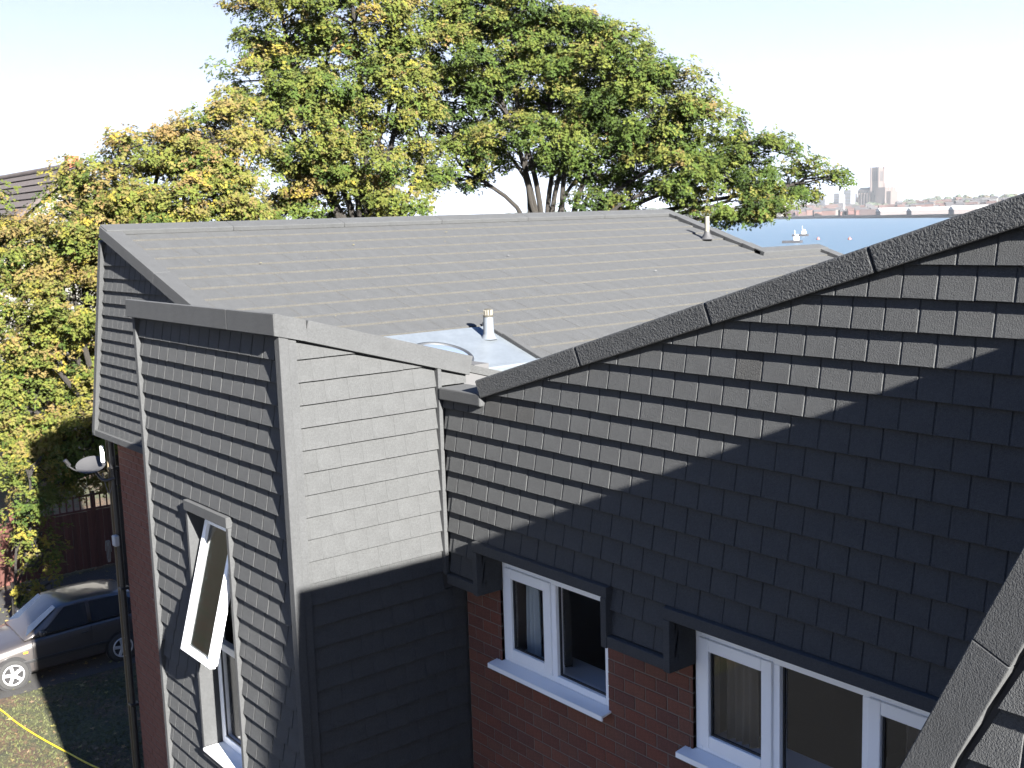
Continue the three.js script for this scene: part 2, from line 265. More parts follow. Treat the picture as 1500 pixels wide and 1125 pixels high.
// ------------------------------------------------------------------ the main block: gable, brick wall, tiled roof
const A = thing('main_block', 'grey tile-clad building with large sloping tiled roof above brick wall', 'building', W(-13, -H, -10));
const SL = 0.32378, TH = Math.atan(SL), cT = Math.cos(TH), sT = Math.sin(TH), RX = -15.17, RY = 0.067;
const roofY = x => RY - SL * (x - RX);
part(A, 'core', merge([
  prismZ([[-16.12, -2.8], [-9.9, -2.8], [-9.9, roofY(-9.9) - 0.08], [-15.22, -0.05]], -15.8, -5.42),
  prismZ([[-15.93, -8.6], [-9.9, -8.6], [-9.9, -2.8], [-15.93, -2.8]], -15.8, -5.6),
  prismZ([[-12.86, -8.6], [-9.9, -8.6], [-9.9, roofY(-9.9) - 0.08], [-12.86, roofY(-12.86) - 0.08]], -17.42, -15.8)]), M.backing);
{
  const gw = part(A, 'gable_wall', prismZ([[-16.2, -2.84], [-10.1, -2.84], [-10.1, roofY(-10.1) - 0.1], [-15.25, -0.04]], -5.43, -5.215), M.backing);
  tileField(gw, frameZ(-5.17), [[[-16.16, -2.80], [-10.12, -2.80], [-10.12, roofY(-10.12) - 0.12], [-15.23, -0.02]]], [], WALLTILE);
  // steep back slope, its edge trim, bottom trim
  part(A, 'steep_slope', prismZ([[-16.26, -2.84], [-16.12, -2.84], [-15.22, -0.05], [-15.3, -0.05]], -15.8, -5.21), M.panel);
  part(A, 'edge_trim', bar(W(-16.215, -2.86, -5.19), W(-15.265, -0.12, -5.19), V3(1, 0.3, 0), 0.1, 0.13), M.coping[0]);
  part(A, 'bottom_trim', bx(-16.27, -2.89, -5.4, -10.1, -2.80, -5.13, 0.008), M.coping[1]);
  // verge and ridge cappings in lengths
  const along = (x0, x1, z, dz, mat) => part(A, 'verge_capping', bar(W(x0, roofY(x0) - 0.075, z), W(x1, roofY(x1) - 0.075, z), V3(sT, cT, 0), 0.155, dz, 0.008), mat);
  for (const [x0, x1, i] of [[-15.2, -13.4, 0], [-13.396, -11.6, 1], [-11.596, -10.0, 2]]) along(x0, x1, -5.215, 0.22, M.coping[i]);
  for (let i = 0; i < 6; i++) { const x0 = -15.2 + i * 0.4, x1 = x0 + 0.43; part(A, 'verge_capping', bar(W(x0, roofY(x0) - 0.04 + 0.012 * (i % 2), -15.84), W(x1, roofY(x1) - 0.04, -15.84), V3(sT, cT, 0), 0.12, 0.24, 0.01), M.coping[i % 3]); }
  for (let i = 0; i < 8; i++) { const x0 = -12.95 + i * 0.4, x1 = Math.min(x0 + 0.43, -9.9); part(A, 'verge_capping', bar(W(x0, roofY(x0) - 0.04, -17.45), W(x1, roofY(x1) - 0.04, -17.45), V3(sT, cT, 0), 0.12, 0.24, 0.01), M.coping[(i + 1) % 3]); }
  for (let i = 0; i < 6; i++) { const z0 = -5.12 - i * 1.79, z1 = z0 - 1.786; part(A, 'ridge_capping', bar(W(RX + 0.1, roofY(RX + 0.1) - 0.01, z0), W(RX + 0.1, roofY(RX + 0.1) - 0.01, z1), V3(sT, cT, 0), 0.07, 0.27, 0.012), M.coping[i % 3]); }
  part(A, 'ridge_capping', bar(W(-12.8, roofY(-12.8) - 0.01, -15.72), W(-12.8, roofY(-12.8) - 0.01, -17.56), V3(sT, cT, 0), 0.09, 0.24, 0.012), M.coping[1]);
  // roof tiles
  const fr = { o: W(RX, RY - 0.03, 0), u: V3(0, 0, -1), v: V3(-cT, sT, 0), n: V3(sT, cT, 0) }, vx = x => -(x - RX) / cT;
  const deck = part(A, 'roof', bar(W(-12.55, roofY(-12.55) - 0.11, -5.3), W(-12.55, roofY(-12.55) - 0.11, -15.8), V3(sT, cT, 0), 0.06, 5.45, 0), M.backing);
  tileField(deck, fr, [rect(5.2, vx(-9.93), 15.84, -0.02), rect(15.84, vx(-9.93), 17.44, vx(-12.86))], [[5.0, -7, 8.33, vx(-11.02)]],
    { gauge: 0.38, v0: vx(-13.255), width: 0.25, gap: 0.003, lean: 0.022, pad: 0.0018, chamfer: 0.001, panel: M.roofPanel, mats: M.tile, jitter: 0.02, under: 0.027, lip: 0.007 });
  // smooth membrane apron, with its border strip and low kerb
  const ap = part(A, 'roof_apron', bar(W(-10.46, roofY(-10.46) - 0.045, -5.45), W(-10.46, roofY(-10.46) - 0.045, -8.31), V3(sT, cT, 0), 0.05, 1.22, 0.01), M.grp);
  sub(ap, 'kerb', bar(W(-9.87, roofY(-9.87) + 0.0, -5.6), W(-9.87, roofY(-9.87) + 0.0, -8.32), V3(sT, cT, 0), 0.09, 0.09, 0.02), M.grp);
  for (let i = 0; i < 3; i++) { const x0 = -11.06 + i * 0.4, x1 = x0 + 0.42; sub(ap, 'border_strip', bar(W(x0, roofY(x0) - 0.005 + 0.012 * (i % 2), -8.34), W(x1, roofY(x1) - 0.005, -8.34), V3(sT, cT, 0), 0.07, 0.09, 0.012), M.coping[i]); }
  part(A, 'valley_gutter', bx(-9.95, -1.80, -17.4, -7.2, -1.70, -5.68), M.grp);
  // brick wall below the cladding
  const bw = part(A, 'brick_wall', bx(-15.96, -8.6, -5.62, -10.1, -2.75, -5.376), M.mortar);
  brickField(bw, frameZ(-5.37), [rect(-15.96, -8.6, -10.2, -2.9)], [], { w: 0.205, h: 0.1 });
}
// ------------------------------------------------------------------ projecting tower
const XR = -7.27, XL = -10.13, ZF = -3.66;
const T = thing('stair_tower', 'narrow projecting tower clad in grey tiles with tall open window', 'building', W(-8.7, -H, -4.6));
{
  const WO = [-9.20, -4.62, -8.38, -2.37];
  const s = new THREE.Shape([[XL + 0.01, -8.6], [XR - 0.06, -8.6], [XR - 0.06, -0.7], [XL + 0.01, -0.7]].map(p => new THREE.Vector2(p[0], p[1] + H)));
  s.holes.push(new THREE.Path([[WO[0], WO[1]], [WO[0], WO[3]], [WO[2], WO[3]], [WO[2], WO[1]]].map(p => new THREE.Vector2(p[0], p[1] + H))));
  const fg = new THREE.ExtrudeGeometry(s, { depth: 0.24, bevelEnabled: false }); fg.translate(0, 0, -3.945);
  const fw = part(T, 'front_wall', boxUV(fg), M.backing);
  tileField(fw, frameZ(ZF), [rect(XL + 0.045, -6.2, XR - 0.045, -0.70)], [[-9.22, -4.64, -8.355, -2.31]], WALLTILE);
  const vt = z => -0.61 + 0.279 * (z + 3.63);          // top of the side capping
  const sw = part(T, 'side_wall', prismX([[-5.6, -8.6], [-3.95, -8.6], [-3.95, vt(-3.95) - 0.1], [-5.6, vt(-5.6) - 0.1]], XR - 0.25, XR - 0.045), M.backing);
  const zc = 3.77;
  tileField(sw, frameX(XR), [rect(zc, -6.2, 5.195, -2.972), [[zc, -2.972], [4.99, -2.972], [4.99, vt(-4.99) - 0.13], [zc, vt(-zc) - 0.13]], [[4.992, -1.30], [5.28, -1.30], [5.28, vt(-5.28) - 0.13], [4.992, vt(-4.992) - 0.13]]], [], { ...WALLTILE, u0: 0.1, gap: 0.0032, pad: 0.0013, chamfer: 0.0008 });
  part(T, 'rear_wall', merge([prismX([[-5.7, -8.6], [-3.95, -8.6], [-3.95, vt(-3.95) - 0.1], [-5.7, vt(-5.7) - 0.1]], XL + 0.01, XL + 0.2), bx(XL + 0.2, -8.6, -5.7, XR - 0.25, -1.2, -5.55)]), M.backing);
  part(T, 'roof', bar(W(-8.7, vt(-3.72) - 0.1, -3.72), W(-8.7, vt(-5.7) - 0.1, -5.7), V3(0, 1, 0), 0.06, 2.8, 0), M.panel);
  // cappings
  for (const [x0, x1, i] of [[XL - 0.03, -8.022, 0], [-8.018, XR + 0.035, 1]]) part(T, 'front_capping', bx(x0, -0.768, -3.635, x1, -0.61, -3.595, 0.006), M.coping[i]);
  const cv = (z0, z1, i) => part(T, 'side_capping', bar(W(XR - 0.075, vt(z0) - 0.078, z0), W(XR - 0.075, vt(z1) - 0.078, z1), V3(0, 1, 0.28), 0.155, 0.22, 0.006), M.coping[i]);
  cv(-3.851, -5.31, 2); part(T, 'side_capping', prismX([[-3.85, vt(-3.85) - 0.155], [-3.602, -0.766], [-3.602, -0.608], [-3.85, vt(-3.85)]], XR - 0.18, XR + 0.0365), M.coping[2]);
  part(T, 'side_capping', prismX([[-3.86, vt(-3.86) - 0.152], [-3.602, -0.766], [-3.602, -0.613], [-3.86, vt(-3.86)]], XL - 0.028, XL + 0.2), M.coping[0]);
  part(T, 'side_capping', bar(W(XL + 0.08, vt(-3.85) - 0.078, -3.85), W(XL + 0.08, vt(-5.31) - 0.078, -5.31), V3(0, 1, 0.28), 0.155, 0.22, 0.006), M.coping[1]);
  // corner trims
  part(T, 'corner_trim', merge([bx(XR - 0.055, -8.6, ZF - 0.05, XR + 0.022, -0.768, ZF + 0.025, 0.006), bx(XR - 0.05, -8.6, ZF - 0.115, XR + 0.012, -0.80, ZF - 0.052)]), M.coping[2]);
  part(T, 'corner_trim', bx(XL - 0.012, -8.6, ZF - 0.10, XL + 0.05, -0.768, ZF + 0.022, 0.006), M.coping[0]);
  part(T, 'corner_trim', bx(XR - 0.02, -2.83, -5.02, XR + 0.028, -1.12, -4.985, 0.004), M.coping[2]);
  // window surround
  const sr = [[-9.222, -2.40, -8.355, -2.31, 'head_flashing'], [-9.222, -4.62, -9.181, -2.401, 'side_flashing'], [-8.399, -4.62, -8.355, -2.401, 'side_flashing'], [-9.222, -4.66, -8.355, -4.605, 'sill_flashing']];
  for (const [a, b, c, d, n] of sr) part(T, n, bx(a, b, -3.90, c, d, ZF + (n === 'head_flashing' ? 0.035 : 0.022), 0.005), M.coping[1]);
  part(T, 'window_sill', bx(-9.178, -4.60, -3.83, -8.402, -4.572, -3.62, 0.006), M.upvc);
  const z0 = -3.875, z1 = -3.81;
  const wf = part(T, 'window_frame', merge([bx(-9.178, -4.57, z0, -9.115, -2.402, z1, 0.006), bx(-8.465, -4.57, z0, -8.402, -2.402, z1, 0.006), bx(-9.114, -2.465, z0, -8.466, -2.402, z1, 0.006), bx(-9.114, -4.57, z0, -8.466, -4.50, z1, 0.006), bx(-9.114, -3.68, z0, -8.466, -3.61, z1, 0.006)]), M.upvc);
  sub(wf, 'pane', bx(-9.112, -4.498, -3.85, -8.468, -3.682, -3.846), M.glass);
  sub(wf, 'gasket', merge([bx(-9.114, -4.5, -3.832, -9.10, -3.68, -3.82), bx(-8.48, -4.5, -3.832, -8.466, -3.68, -3.82), bx(-9.10, -4.5, -3.832, -8.48, -4.488, -3.82)]), M.gasket);
  const hh = 1.17, wd = 0.60, f = 0.058, place = g => { g.translate(0, -H, 0); g.rotateX(-15.5 * Math.PI / 180); g.translate(-8.80, -2.462 + H, -3.795); return g; };
  const sash = part(T, 'open_sash', place(merge([bx(-wd / 2, -hh, -0.03, -wd / 2 + f, 0, 0.03, 0.008), bx(wd / 2 - f, -hh, -0.03, wd / 2, 0, 0.03, 0.008), bx(-wd / 2 + f, -f, -0.03, wd / 2 - f, 0, 0.03, 0.008), bx(-wd / 2 + f, -hh, -0.03, wd / 2 - f, -hh + f, 0.03, 0.008)])), M.upvc);
  sub(sash, 'pane', place(bx(-wd / 2 + f - 0.005, -hh + f - 0.005, -0.006, wd / 2 - f + 0.005, -f + 0.005, -0.002)), M.sashGlass);
  sub(sash, 'pane', place(bx(-wd / 2 + f - 0.005, -hh + f - 0.005, -0.024, wd / 2 - f + 0.005, -f + 0.005, -0.02)), M.sashGlass);
  sub(sash, 'rebate', place(merge([bx(-wd / 2 + 0.02, -hh + 0.02, -0.05, wd / 2 - 0.02, -hh + 0.05, -0.031), bx(wd / 2 - 0.05, -hh + 0.05, -0.05, wd / 2 - 0.02, -0.02, -0.031)])), M.upvc);
  sub(sash, 'handle', place(merge([bx(-0.02, -hh + 0.03, -0.075, 0.09, -hh + 0.05, -0.055, 0.008), bx(-0.02, -hh + 0.025, -0.056, 0.02, -hh + 0.055, -0.032)])), M.upvc);
  // plates and bowls on the sill inside
  part(T, 'inner_sill', bx(-9.1, -4.60, -4.15, -8.47, -4.575, -3.88), M.upvc);
}
// ------------------------------------------------------------------ recessed gable wall with the white windows
const B = thing('window_block', 'dark grey tile-hung gable above red brick wall with white windows', 'building', W(-4, -H, -7));
{
  const zt = -5.01, bot = -2.82, cl = x => -1.309 + 0.295 * (x + 6.69), XE = -0.9;
  const w1 = [-6.80, -5.40], w2 = [-4.76, -2.75], hd = -2.474;
  const nb = -2.855, nh = hd - 0.035, out = [[-7.27, nb], [w1[0] - 0.03, nb], [w1[0] - 0.03, nh], [w1[1] + 0.03, nh], [w1[1] + 0.03, nb], [w2[0] - 0.03, nb], [w2[0] - 0.03, nh], [w2[1] + 0.03, nh], [w2[1] + 0.03, nb], [XE, nb], [XE, cl(XE) + 0.1], [-6.69, cl(-6.69) + 0.1], [-6.69, -1.36], [-7.27, -1.36]];
  const cw = part(B, 'clad_wall', prismZ(out, -5.19, -5.055), M.backing);
  const patched = (u, v) => (v > -1.5 && v < -1.4 && u > -6.75 && u < -6.2) || (v > -1.0 && v < -0.9 && u > -4.45 && u < -4.1) ? M.patched : null;
  tileField(cw, frameZ(zt), [rect(-7.23, bot, -6.69, -1.385), [[-6.69, bot], [XE, bot], [XE, cl(XE) + 0.02], [-6.69, cl(-6.69) + 0.02]]], [[w1[0], -3, w1[1], hd], [w2[0], -3, w2[1], hd]], { ...WALLTILE, special: patched });
  for (const [a, b] of [[-7.22, w1[0] - 0.004], [w1[1] + 0.004, w2[0] - 0.004], [w2[1] + 0.004, XE]]) part(B, 'bottom_trim', bx(a, -2.895, -5.21, b, -2.815, -4.975, 0.008), M.coping[0]);
  for (const [a, b] of [w1, w2]) part(B, 'head_trim', bx(a - 0.06, hd - 0.075, -5.22, b + 0.06, hd + 0.004, -4.97, 0.006), M.coping[1]);
  for (const [a, b] of [[w1[0] - 0.055, w1[0]], [w1[1], w1[1] + 0.055], [w2[0] - 0.055, w2[0]], [w2[1], w2[1] + 0.055]]) part(B, 'jamb_trim', bx(a, -2.90, -5.215, b, hd - 0.076, -4.968, 0.005), M.coping[2]);
  // verge capping in lengths
  const ct = x => -1.169 + 0.296 * (x + 6.69), vc = Math.atan(0.296), up = V3(-Math.sin(vc), Math.cos(vc), 0.13);
  for (const [a, b, i] of [[-6.72, -5.587, 0], [-5.58, -4.436, 1], [-4.43, -3.342, 0], [-3.336, -2.1, 2], [-2.094, XE, 1]]) {
    const c = part(B, 'verge_capping', bar(W(a, ct(a) - 0.072, -5.07), W(b, ct(b) - 0.072, -5.07), up, 0.142, 0.2, 0.014), M.roughCoping[i]);
    for (const x of [a + 0.35, b - 0.25]) { const s = new THREE.SphereGeometry(0.006, 8, 6); s.translate(x, ct(x) - 0.12 + H, -4.979); sub(c, 'screw', s, M.coping[2]); }
  }
  part(B, 'end_cap', bx(-7.24, -1.395, -5.25, -6.70, -1.295, -4.98, 0.014), M.coping[1]);
  part(B, 'roof', prismZ([[-6.9, -1.42], [XE, cl(XE) - 0.0], [XE, cl(XE) + 0.06], [-6.9, -1.34]], -16, -5.17), M.panel);
  part(B, 'back_walls', merge([bx(-7.25, -8.6, -16, -7.05, -1.4, -5.5), bx(XE - 0.2, -8.6, -16, XE, 0.3, -5.2)]), M.backing);
  // brickwork with window openings
  const O1 = [-6.818, -3.50, -5.582, -2.655], O2 = [-4.778, -3.50, -2.817, -2.645];
  const s = new THREE.Shape([[-7.27, -8.6], [XE, -8.6], [XE, -2.3], [-7.27, -2.3]].map(p => new THREE.Vector2(p[0], p[1] + H)));
  for (const [a, b, c, d] of [O1, O2]) s.holes.push(new THREE.Path([[a, b], [a, d], [c, d], [c, b]].map(p => new THREE.Vector2(p[0], p[1] + H))));
  const bg = new THREE.ExtrudeGeometry(s, { depth: 0.26, bevelEnabled: false }); bg.translate(0, 0, -5.466);
  const bw = part(B, 'brick_wall', boxUV(bg), M.mortar);
  brickField(bw, frameZ(-5.2), [rect(-7.265, -6.2, -2.0, -2.6)], [O1, O2], { w: 0.205, h: 0.101 });
  // windows
  const win = (x0, x1, mulls, sashes) => {
    const y0 = -3.485, y1 = -2.662, zb = -5.30, zf = -5.228, fm = 0.055, g = [bx(x0, y0, zb, x0 + fm, y1, zf, 0.006), bx(x1 - fm, y0, zb, x1, y1, zf, 0.006), bx(x0 + fm, y0, zb, x1 - fm, y0 + fm, zf, 0.006), bx(x0 + fm, y1 - fm, zb, x1 - fm, y1, zf, 0.006)];
    for (const m of mulls) g.push(bx(m - 0.03, y0 + fm, zb, m + 0.03, y1 - fm, zf, 0.006));
    const fr = part(B, 'window_frame', merge(g), M.upvc), xs = [x0 + fm - 0.03, ...mulls, x1 - fm + 0.03];
    for (let i = 0; i < xs.length - 1; i++) {
      let a = xs[i] + 0.03, b = xs[i + 1] - 0.03, c = y0 + fm, d = y1 - fm, zz = -5.262;
      if (sashes[i]) { const k = 0.07; sub(fr, 'sash', merge([bx(a - 0.012, c - 0.012, -5.26, a + k, d + 0.012, -5.208, 0.008), bx(b - k, c - 0.012, -5.26, b + 0.012, d + 0.012, -5.208, 0.008), bx(a + k, c - 0.012, -5.26, b - k, c + k, -5.208, 0.008), bx(a + k, d - k, -5.26, b - k, d + 0.012, -5.208, 0.008)]), M.upvc); a += k; b -= k; c += k; d -= k; zz = -5.236; }
      sub(fr, 'gasket', merge([bx(a, c, zz - 0.012, a + 0.012, d, zz + 0.004), bx(b - 0.012, c, zz - 0.012, b, d, zz + 0.004), bx(a + 0.012, c, zz - 0.012, b - 0.012, c + 0.012, zz + 0.004), bx(a + 0.012, d - 0.012, zz - 0.012, b - 0.012, d, zz + 0.004)]), M.gasket);
      sub(fr, 'pane', bx(a + 0.001, c + 0.001, zz - 0.008, b - 0.001, d - 0.001, zz - 0.004), M.glass);
    }
    const sg = prismX([[-5.30, -3.50], [-5.30, -3.487], [-5.225, -3.487], [-5.105, -3.503], [-5.105, -3.54], [-5.118, -3.54], [-5.118, -3.518], [-5.195, -3.505]], x0 - 0.07, x1 + 0.03); part(B, 'window_sill', sg, M.upvc);
    part(B, 'inner_sill', bx(x0, -3.50, -5.62, x1, -3.465, -5.31), std(lin(0.5, 0.52, 0.55), { roughness: 0.5 }));
  };
  win(-6.815, -5.585, [-6.20], [1, 0]); win(-4.775, -2.82, [-4.125, -3.49], [1, 0, 1]);
  // rooms behind
  for (const [x0, x1] of [[-7.1, -5.2], [-5.1, -2.2]]) part(B, 'room', merge([bx(x0, -4.7, -8.6, x1, -4.6, -5.47), bx(x0, -2.25, -8.6, x1, -2.15, -5.47), bx(x0, -4.6, -8.7, x1, -2.25, -8.6), bx(x0 - 0.05, -4.7, -8.7, x0, -2.15, -5.47), bx(x1, -4.7, -8.7, x1 + 0.05, -2.15, -5.47)]), M.room);
  const curtain = (name, x0, x1, y0, y1, z, col, waves) => {
    const n = 40, g = new THREE.PlaneGeometry(1, 1, n, 6), p = g.attributes.position;
    for (let i = 0; i < p.count; i++) { const t = p.getX(i) + 0.5, y = p.getY(i) + 0.5; p.setXYZ(i, x0 + t * (x1 - x0), y0 + (y1 - y0) * y + H, z + 0.022 * Math.sin(t * waves * 6.28) + 0.008 * Math.sin(t * 17 + y * 4)); }
    g.computeVertexNormals(); part(B, name, g, std(col, { side: THREE.DoubleSide }));
  };
  curtain('curtain', -6.74, -6.60, -3.46, -2.46, -5.42, lin(0.4, 0.45, 0.48), 3);
  curtain('lace_curtain', -6.59, -6.28, -3.46, -2.46, -5.46, lin(0.05, 0.05, 0.05), 6);
  curtain('curtain', -4.70, -4.45, -3.46, -2.46, -5.46, lin(0.10, 0.085, 0.065), 4);
  curtain('curtain', -3.38, -3.1, -3.46, -2.46, -5.46, lin(0.07, 0.06, 0.05), 4);
  part(B, 'bed', bx(-4.3, -4.6, -7.6, -2.6, -3.95, -5.9, 0.08), std(lin(0.12, 0.125, 0.13)));
}
// ------------------------------------------------------------------ near wing at the right
const N = thing('near_wing', 'tile-hung gable end with steep rough-coated edge capping, cropped by the frame', 'building', W(0.5, -H, -3.8));
{
  const ex = y => -1.322 + (y + 0.807) / 2.15;               // outer line of the steep edge
  part(N, 'core', merge([prismZ([[ex(-2.85), -2.85], [3.2, -2.85], [3.2, -1.28], [-0.89, 0.03]], -5.2, -2.75), prismZ([[-1.9, -8.6], [3, -8.6], [3, -2.85], [-1.9, -2.85]], -5.2, -2.95)]), M.backing);
  const gw = part(N, 'gable_wall', prismZ([[ex(-2.85) + 0.03, -2.85], [3.2, -2.85], [3.2, -1.26], [-0.89, 0.02]], -2.75, -2.715), M.backing);
  tileField(gw, frameZ(-2.67), [[[ex(-2.82) + 0.15, -2.82], [3.1, -2.82], [3.1, -1.30], [ex(-0.05) + 0.15, -0.05]]], [], { ...WALLTILE, u0: 0.133 });
  const d = V3(1, 2.15, 0).normalize(), nrm = V3(-d.y, d.x, 0), mid = y => W(ex(y), y, -2.745).addScaledVector(nrm, -0.058);
  for (const [a, b, i] of [[-2.9, -1.1235, 0], [-1.1215, 0.07, 1]]) part(N, 'edge_capping', bar(mid(a), mid(b), nrm, 0.116, 0.16, 0.004), M.coping[i]);
  part(N, 'ridge_capping', bar(W(-0.82, 0.025, -2.665), W(-0.82, 0.025, -5.2), V3(0.3, 1, 0), 0.08, 0.24, 0.012), M.coping[1]);
  part(N, 'roof', prismZ([[-0.86, 0.0], [3.2, -1.31], [3.2, -1.25], [-0.86, 0.055]], -5.2, -2.67), M.panel);
  part(N, 'bottom_trim', bx(ex(-2.85), -2.9, -2.95, 3.2, -2.82, -2.63, 0.008), M.coping[2]);
}

// ------------------------------------------------------------------ things on and beside the building
function tube(pts, r0, r1, sides = 7, seg = 0) {
  const c = new THREE.CatmullRomCurve3(pts), n = seg || Math.max(4, pts.length * 3), pos = [], nor = [], uv = [], idx = [];
  let prev = V3(1, 0, 0.2); const L = c.getLength();
  for (let i = 0; i <= n; i++) {
    const t = i / n, p = c.getPoint(t), d = c.getTangent(t), a = prev.clone().sub(d.clone().multiplyScalar(prev.dot(d))).normalize(), b = d.clone().cross(a), r = r0 + (r1 - r0) * t; prev = a;
    for (let j = 0; j <= sides; j++) { const an = j / sides * Math.PI * 2, q = a.clone().multiplyScalar(Math.cos(an)).addScaledVector(b, Math.sin(an)); pos.push(p.x + q.x * r, p.y + q.y * r, p.z + q.z * r); nor.push(q.x, q.y, q.z); uv.push(j / sides * 6.28 * r0, t * L); }
  }
  for (let i = 0; i < n; i++) for (let j = 0; j < sides; j++) { const q = i * (sides + 1) + j; idx.push(q, q + 1, q + sides + 1, q + 1, q + sides + 2, q + sides + 1); }
  const g = new THREE.BufferGeometry(); g.setAttribute('position', new THREE.Float32BufferAttribute(pos, 3)); g.setAttribute('normal', new THREE.Float32BufferAttribute(nor, 3)); g.setAttribute('uv', new THREE.Float32BufferAttribute(uv, 2)); g.setIndex(idx); return g;
}
const lathe = (pts, at, seg = 24) => { const g = new THREE.LatheGeometry(pts.map(p => new THREE.Vector2(p[0], p[1])), seg); g.translate(at.x, at.y, at.z); return g; };
{
  const p = W(-10.69, roofY(-10.69) - 0.03, -8.12);
  const t = thing('vent_pipe', 'pale grey vent pipe with slotted cap on smooth blue-grey roof apron', 'vent', p);
  part(t, 'pipe', lathe([[0.11, 0], [0.085, 0.03], [0.066, 0.07], [0.06, 0.25], [0.057, 0.26], [0.057, 0.27], [0, 0.27]], p), std(lin(0.085, 0.095, 0.108), { roughness: 0.5 }));
  const cap = part(t, 'cap', lathe([[0.058, 0.262], [0.062, 0.27], [0.062, 0.285], [0.048, 0.29], [0.046, 0.345], [0.04, 0.36], [0, 0.365]], p), std(lin(0.03, 0.027, 0.02)));
  for (let i = 0; i < 10; i++) { const a = i * 0.628, g = new THREE.BoxGeometry(0.014, 0.062, 0.016); g.rotateY(-a); g.translate(p.x + 0.05 * Math.cos(a), p.y + 0.318, p.z + 0.05 * Math.sin(a)); sub(cap, 'bar', g, std(lin(0.13, 0.12, 0.10))); }
}
{
  const p = W(-13.62, roofY(-13.62) - 0.03, -15.3);
  const t = thing('soil_pipe', 'cream soil vent pipe with black flared collar near the far roof edge', 'vent', p);
  part(t, 'pipe', lathe([[0.042, 0.02], [0.042, 0.40], [0.036, 0.405], [0.034, 0.37], [0, 0.36]], p, 16), std(lin(0.14, 0.13, 0.105), { roughness: 0.5 }));
  part(t, 'collar', lathe([[0.13, 0], [0.10, 0.03], [0.055, 0.10], [0.046, 0.14], [0.043, 0.14]], p, 16), std(lin(0.03, 0.03, 0.032), { roughness: 0.7 }));
}
{
  const c = W(-10.32, roofY(-10.32) - 0.02, -7.16), q = new THREE.Quaternion().setFromUnitVectors(V3(0, 1, 0), V3(sT, cT, 0));
  const t = thing('roof_light', 'round domed rooflight on the roof apron, mostly hidden behind tower capping', 'rooflight', c);
  const put = g => { g.applyQuaternion(q); g.translate(c.x, c.y, c.z); return g; };
  part(t, 'rim', put(new THREE.LatheGeometry([[0.34, 0], [0.365, 0.01], [0.365, 0.05], [0.34, 0.055], [0.33, 0.03]].map(v => new THREE.Vector2(...v)), 40)), std(lin(0.018, 0.02, 0.024), { roughness: 0.6 }));
  part(t, 'dome', put(new THREE.LatheGeometry([[0.345, 0.03], [0.30, 0.04], [0.2, 0.05], [0.1, 0.056], [0, 0.058]].map(v => new THREE.Vector2(...v)), 40)), std(lin(0.10, 0.125, 0.17), { roughness: 0.35 }));
}
{
  const t = thing('satellite_dish', 'grey satellite dish on a bracket at the brick wall corner', 'satellite dish', W(-16.0, -3.45, -5.3));
  const c = W(-16.42, -3.36, -5.12), q = new THREE.Quaternion().setFromUnitVectors(V3(0, 1, 0), V3(0.36, 0.88, 0.2).normalize());
  const put = g => { g.scale(0.88, 0.88, 0.88); g.applyQuaternion(q); g.translate(c.x, c.y, c.z); return g; };
  const dg = new THREE.LatheGeometry([[0, -0.05], [0.09, -0.042], [0.17, -0.02], [0.235, 0.012], [0.24, 0.018], [0.17, -0.006], [0.09, -0.028], [0, -0.036]].map(v => new THREE.Vector2(...v)), 36);
  part(t, 'dish', put(dg), std(lin(0.025, 0.025, 0.027), { roughness: 0.8 }));
  part(t, 'feed_arm', tube([c.clone().add(V3(0.05, -0.08, 0)), c.clone().add(V3(0.02, -0.05, 0.2)), c.clone().add(V3(0.0, 0.06, 0.34))], 0.014, 0.012), M.black);
  const l = new THREE.CylinderGeometry(0.03, 0.025, 0.11, 12); l.rotateX(0.6); l.translate(c.x, c.y + 0.09, c.z + 0.33); part(t, 'receiver', l, M.black);
  part(t, 'bracket', merge([tube([c.clone().add(V3(0.04, -0.06, -0.02)), W(-16.15, -3.55, -5.2), W(-16.02, -3.52, -5.33)], 0.02, 0.02), bx(-16.04, -3.62, -5.35, -15.97, -3.42, -5.33)]), M.black);
  part(t, 'cable', tube([W(-16.2, -3.45, -5.2), W(-16.12, -3.75, -5.25), W(-16.06, -3.55, -5.3), W(-16.04, -3.2, -5.32)], 0.006, 0.006), std(lin(0.12, 0.12, 0.12)));
  part(t, 'clip', bx(-16.14, -3.28, -5.22, -16.09, -3.04, -5.17, 0.01), M.upvc);
}
{
  const t = thing('downpipe', 'black rainwater downpipe running down the brick corner', 'pipe', W(-16.08, -H, -5.32));
  part(t, 'pipe', tube([W(-16.08, -2.9, -5.32), W(-16.08, -5, -5.32), W(-16.08, -8.55, -5.32)], 0.042, 0.042, 12), M.black);
  for (const y of [-3.4, -5.2, -7.0]) part(t, 'bracket', bx(-16.14, y, -5.40, -16.02, y + 0.04, -5.27, 0.01), M.black);
  part(t, 'conduit', bx(-16.185, -8.5, -5.30, -16.16, -2.95, -5.275), std(lin(0.11, 0.085, 0.05)));
}
{
  const t = thing('cable_box', 'small white cable box with a looped cable on the brick corner', 'box', W(-16.05, -4.5, -5.27));
  part(t, 'box', bx(-16.1, -4.52, -5.30, -15.98, -4.36, -5.22, 0.02), std(lin(0.3, 0.32, 0.34), { roughness: 0.5 }));
  const pts = []; for (let i = 0; i <= 40; i++) { const a = i / 40 * 6.28 * 2.5; pts.push(W(-16.2 + 0.05 * Math.cos(a), -4.62 + 0.16 * Math.sin(a), -5.22 + 0.0012 * i)); }
  part(t, 'cable', tube(pts, 0.006, 0.006, 6, 120), std(lin(0.1, 0.1, 0.1)));
}
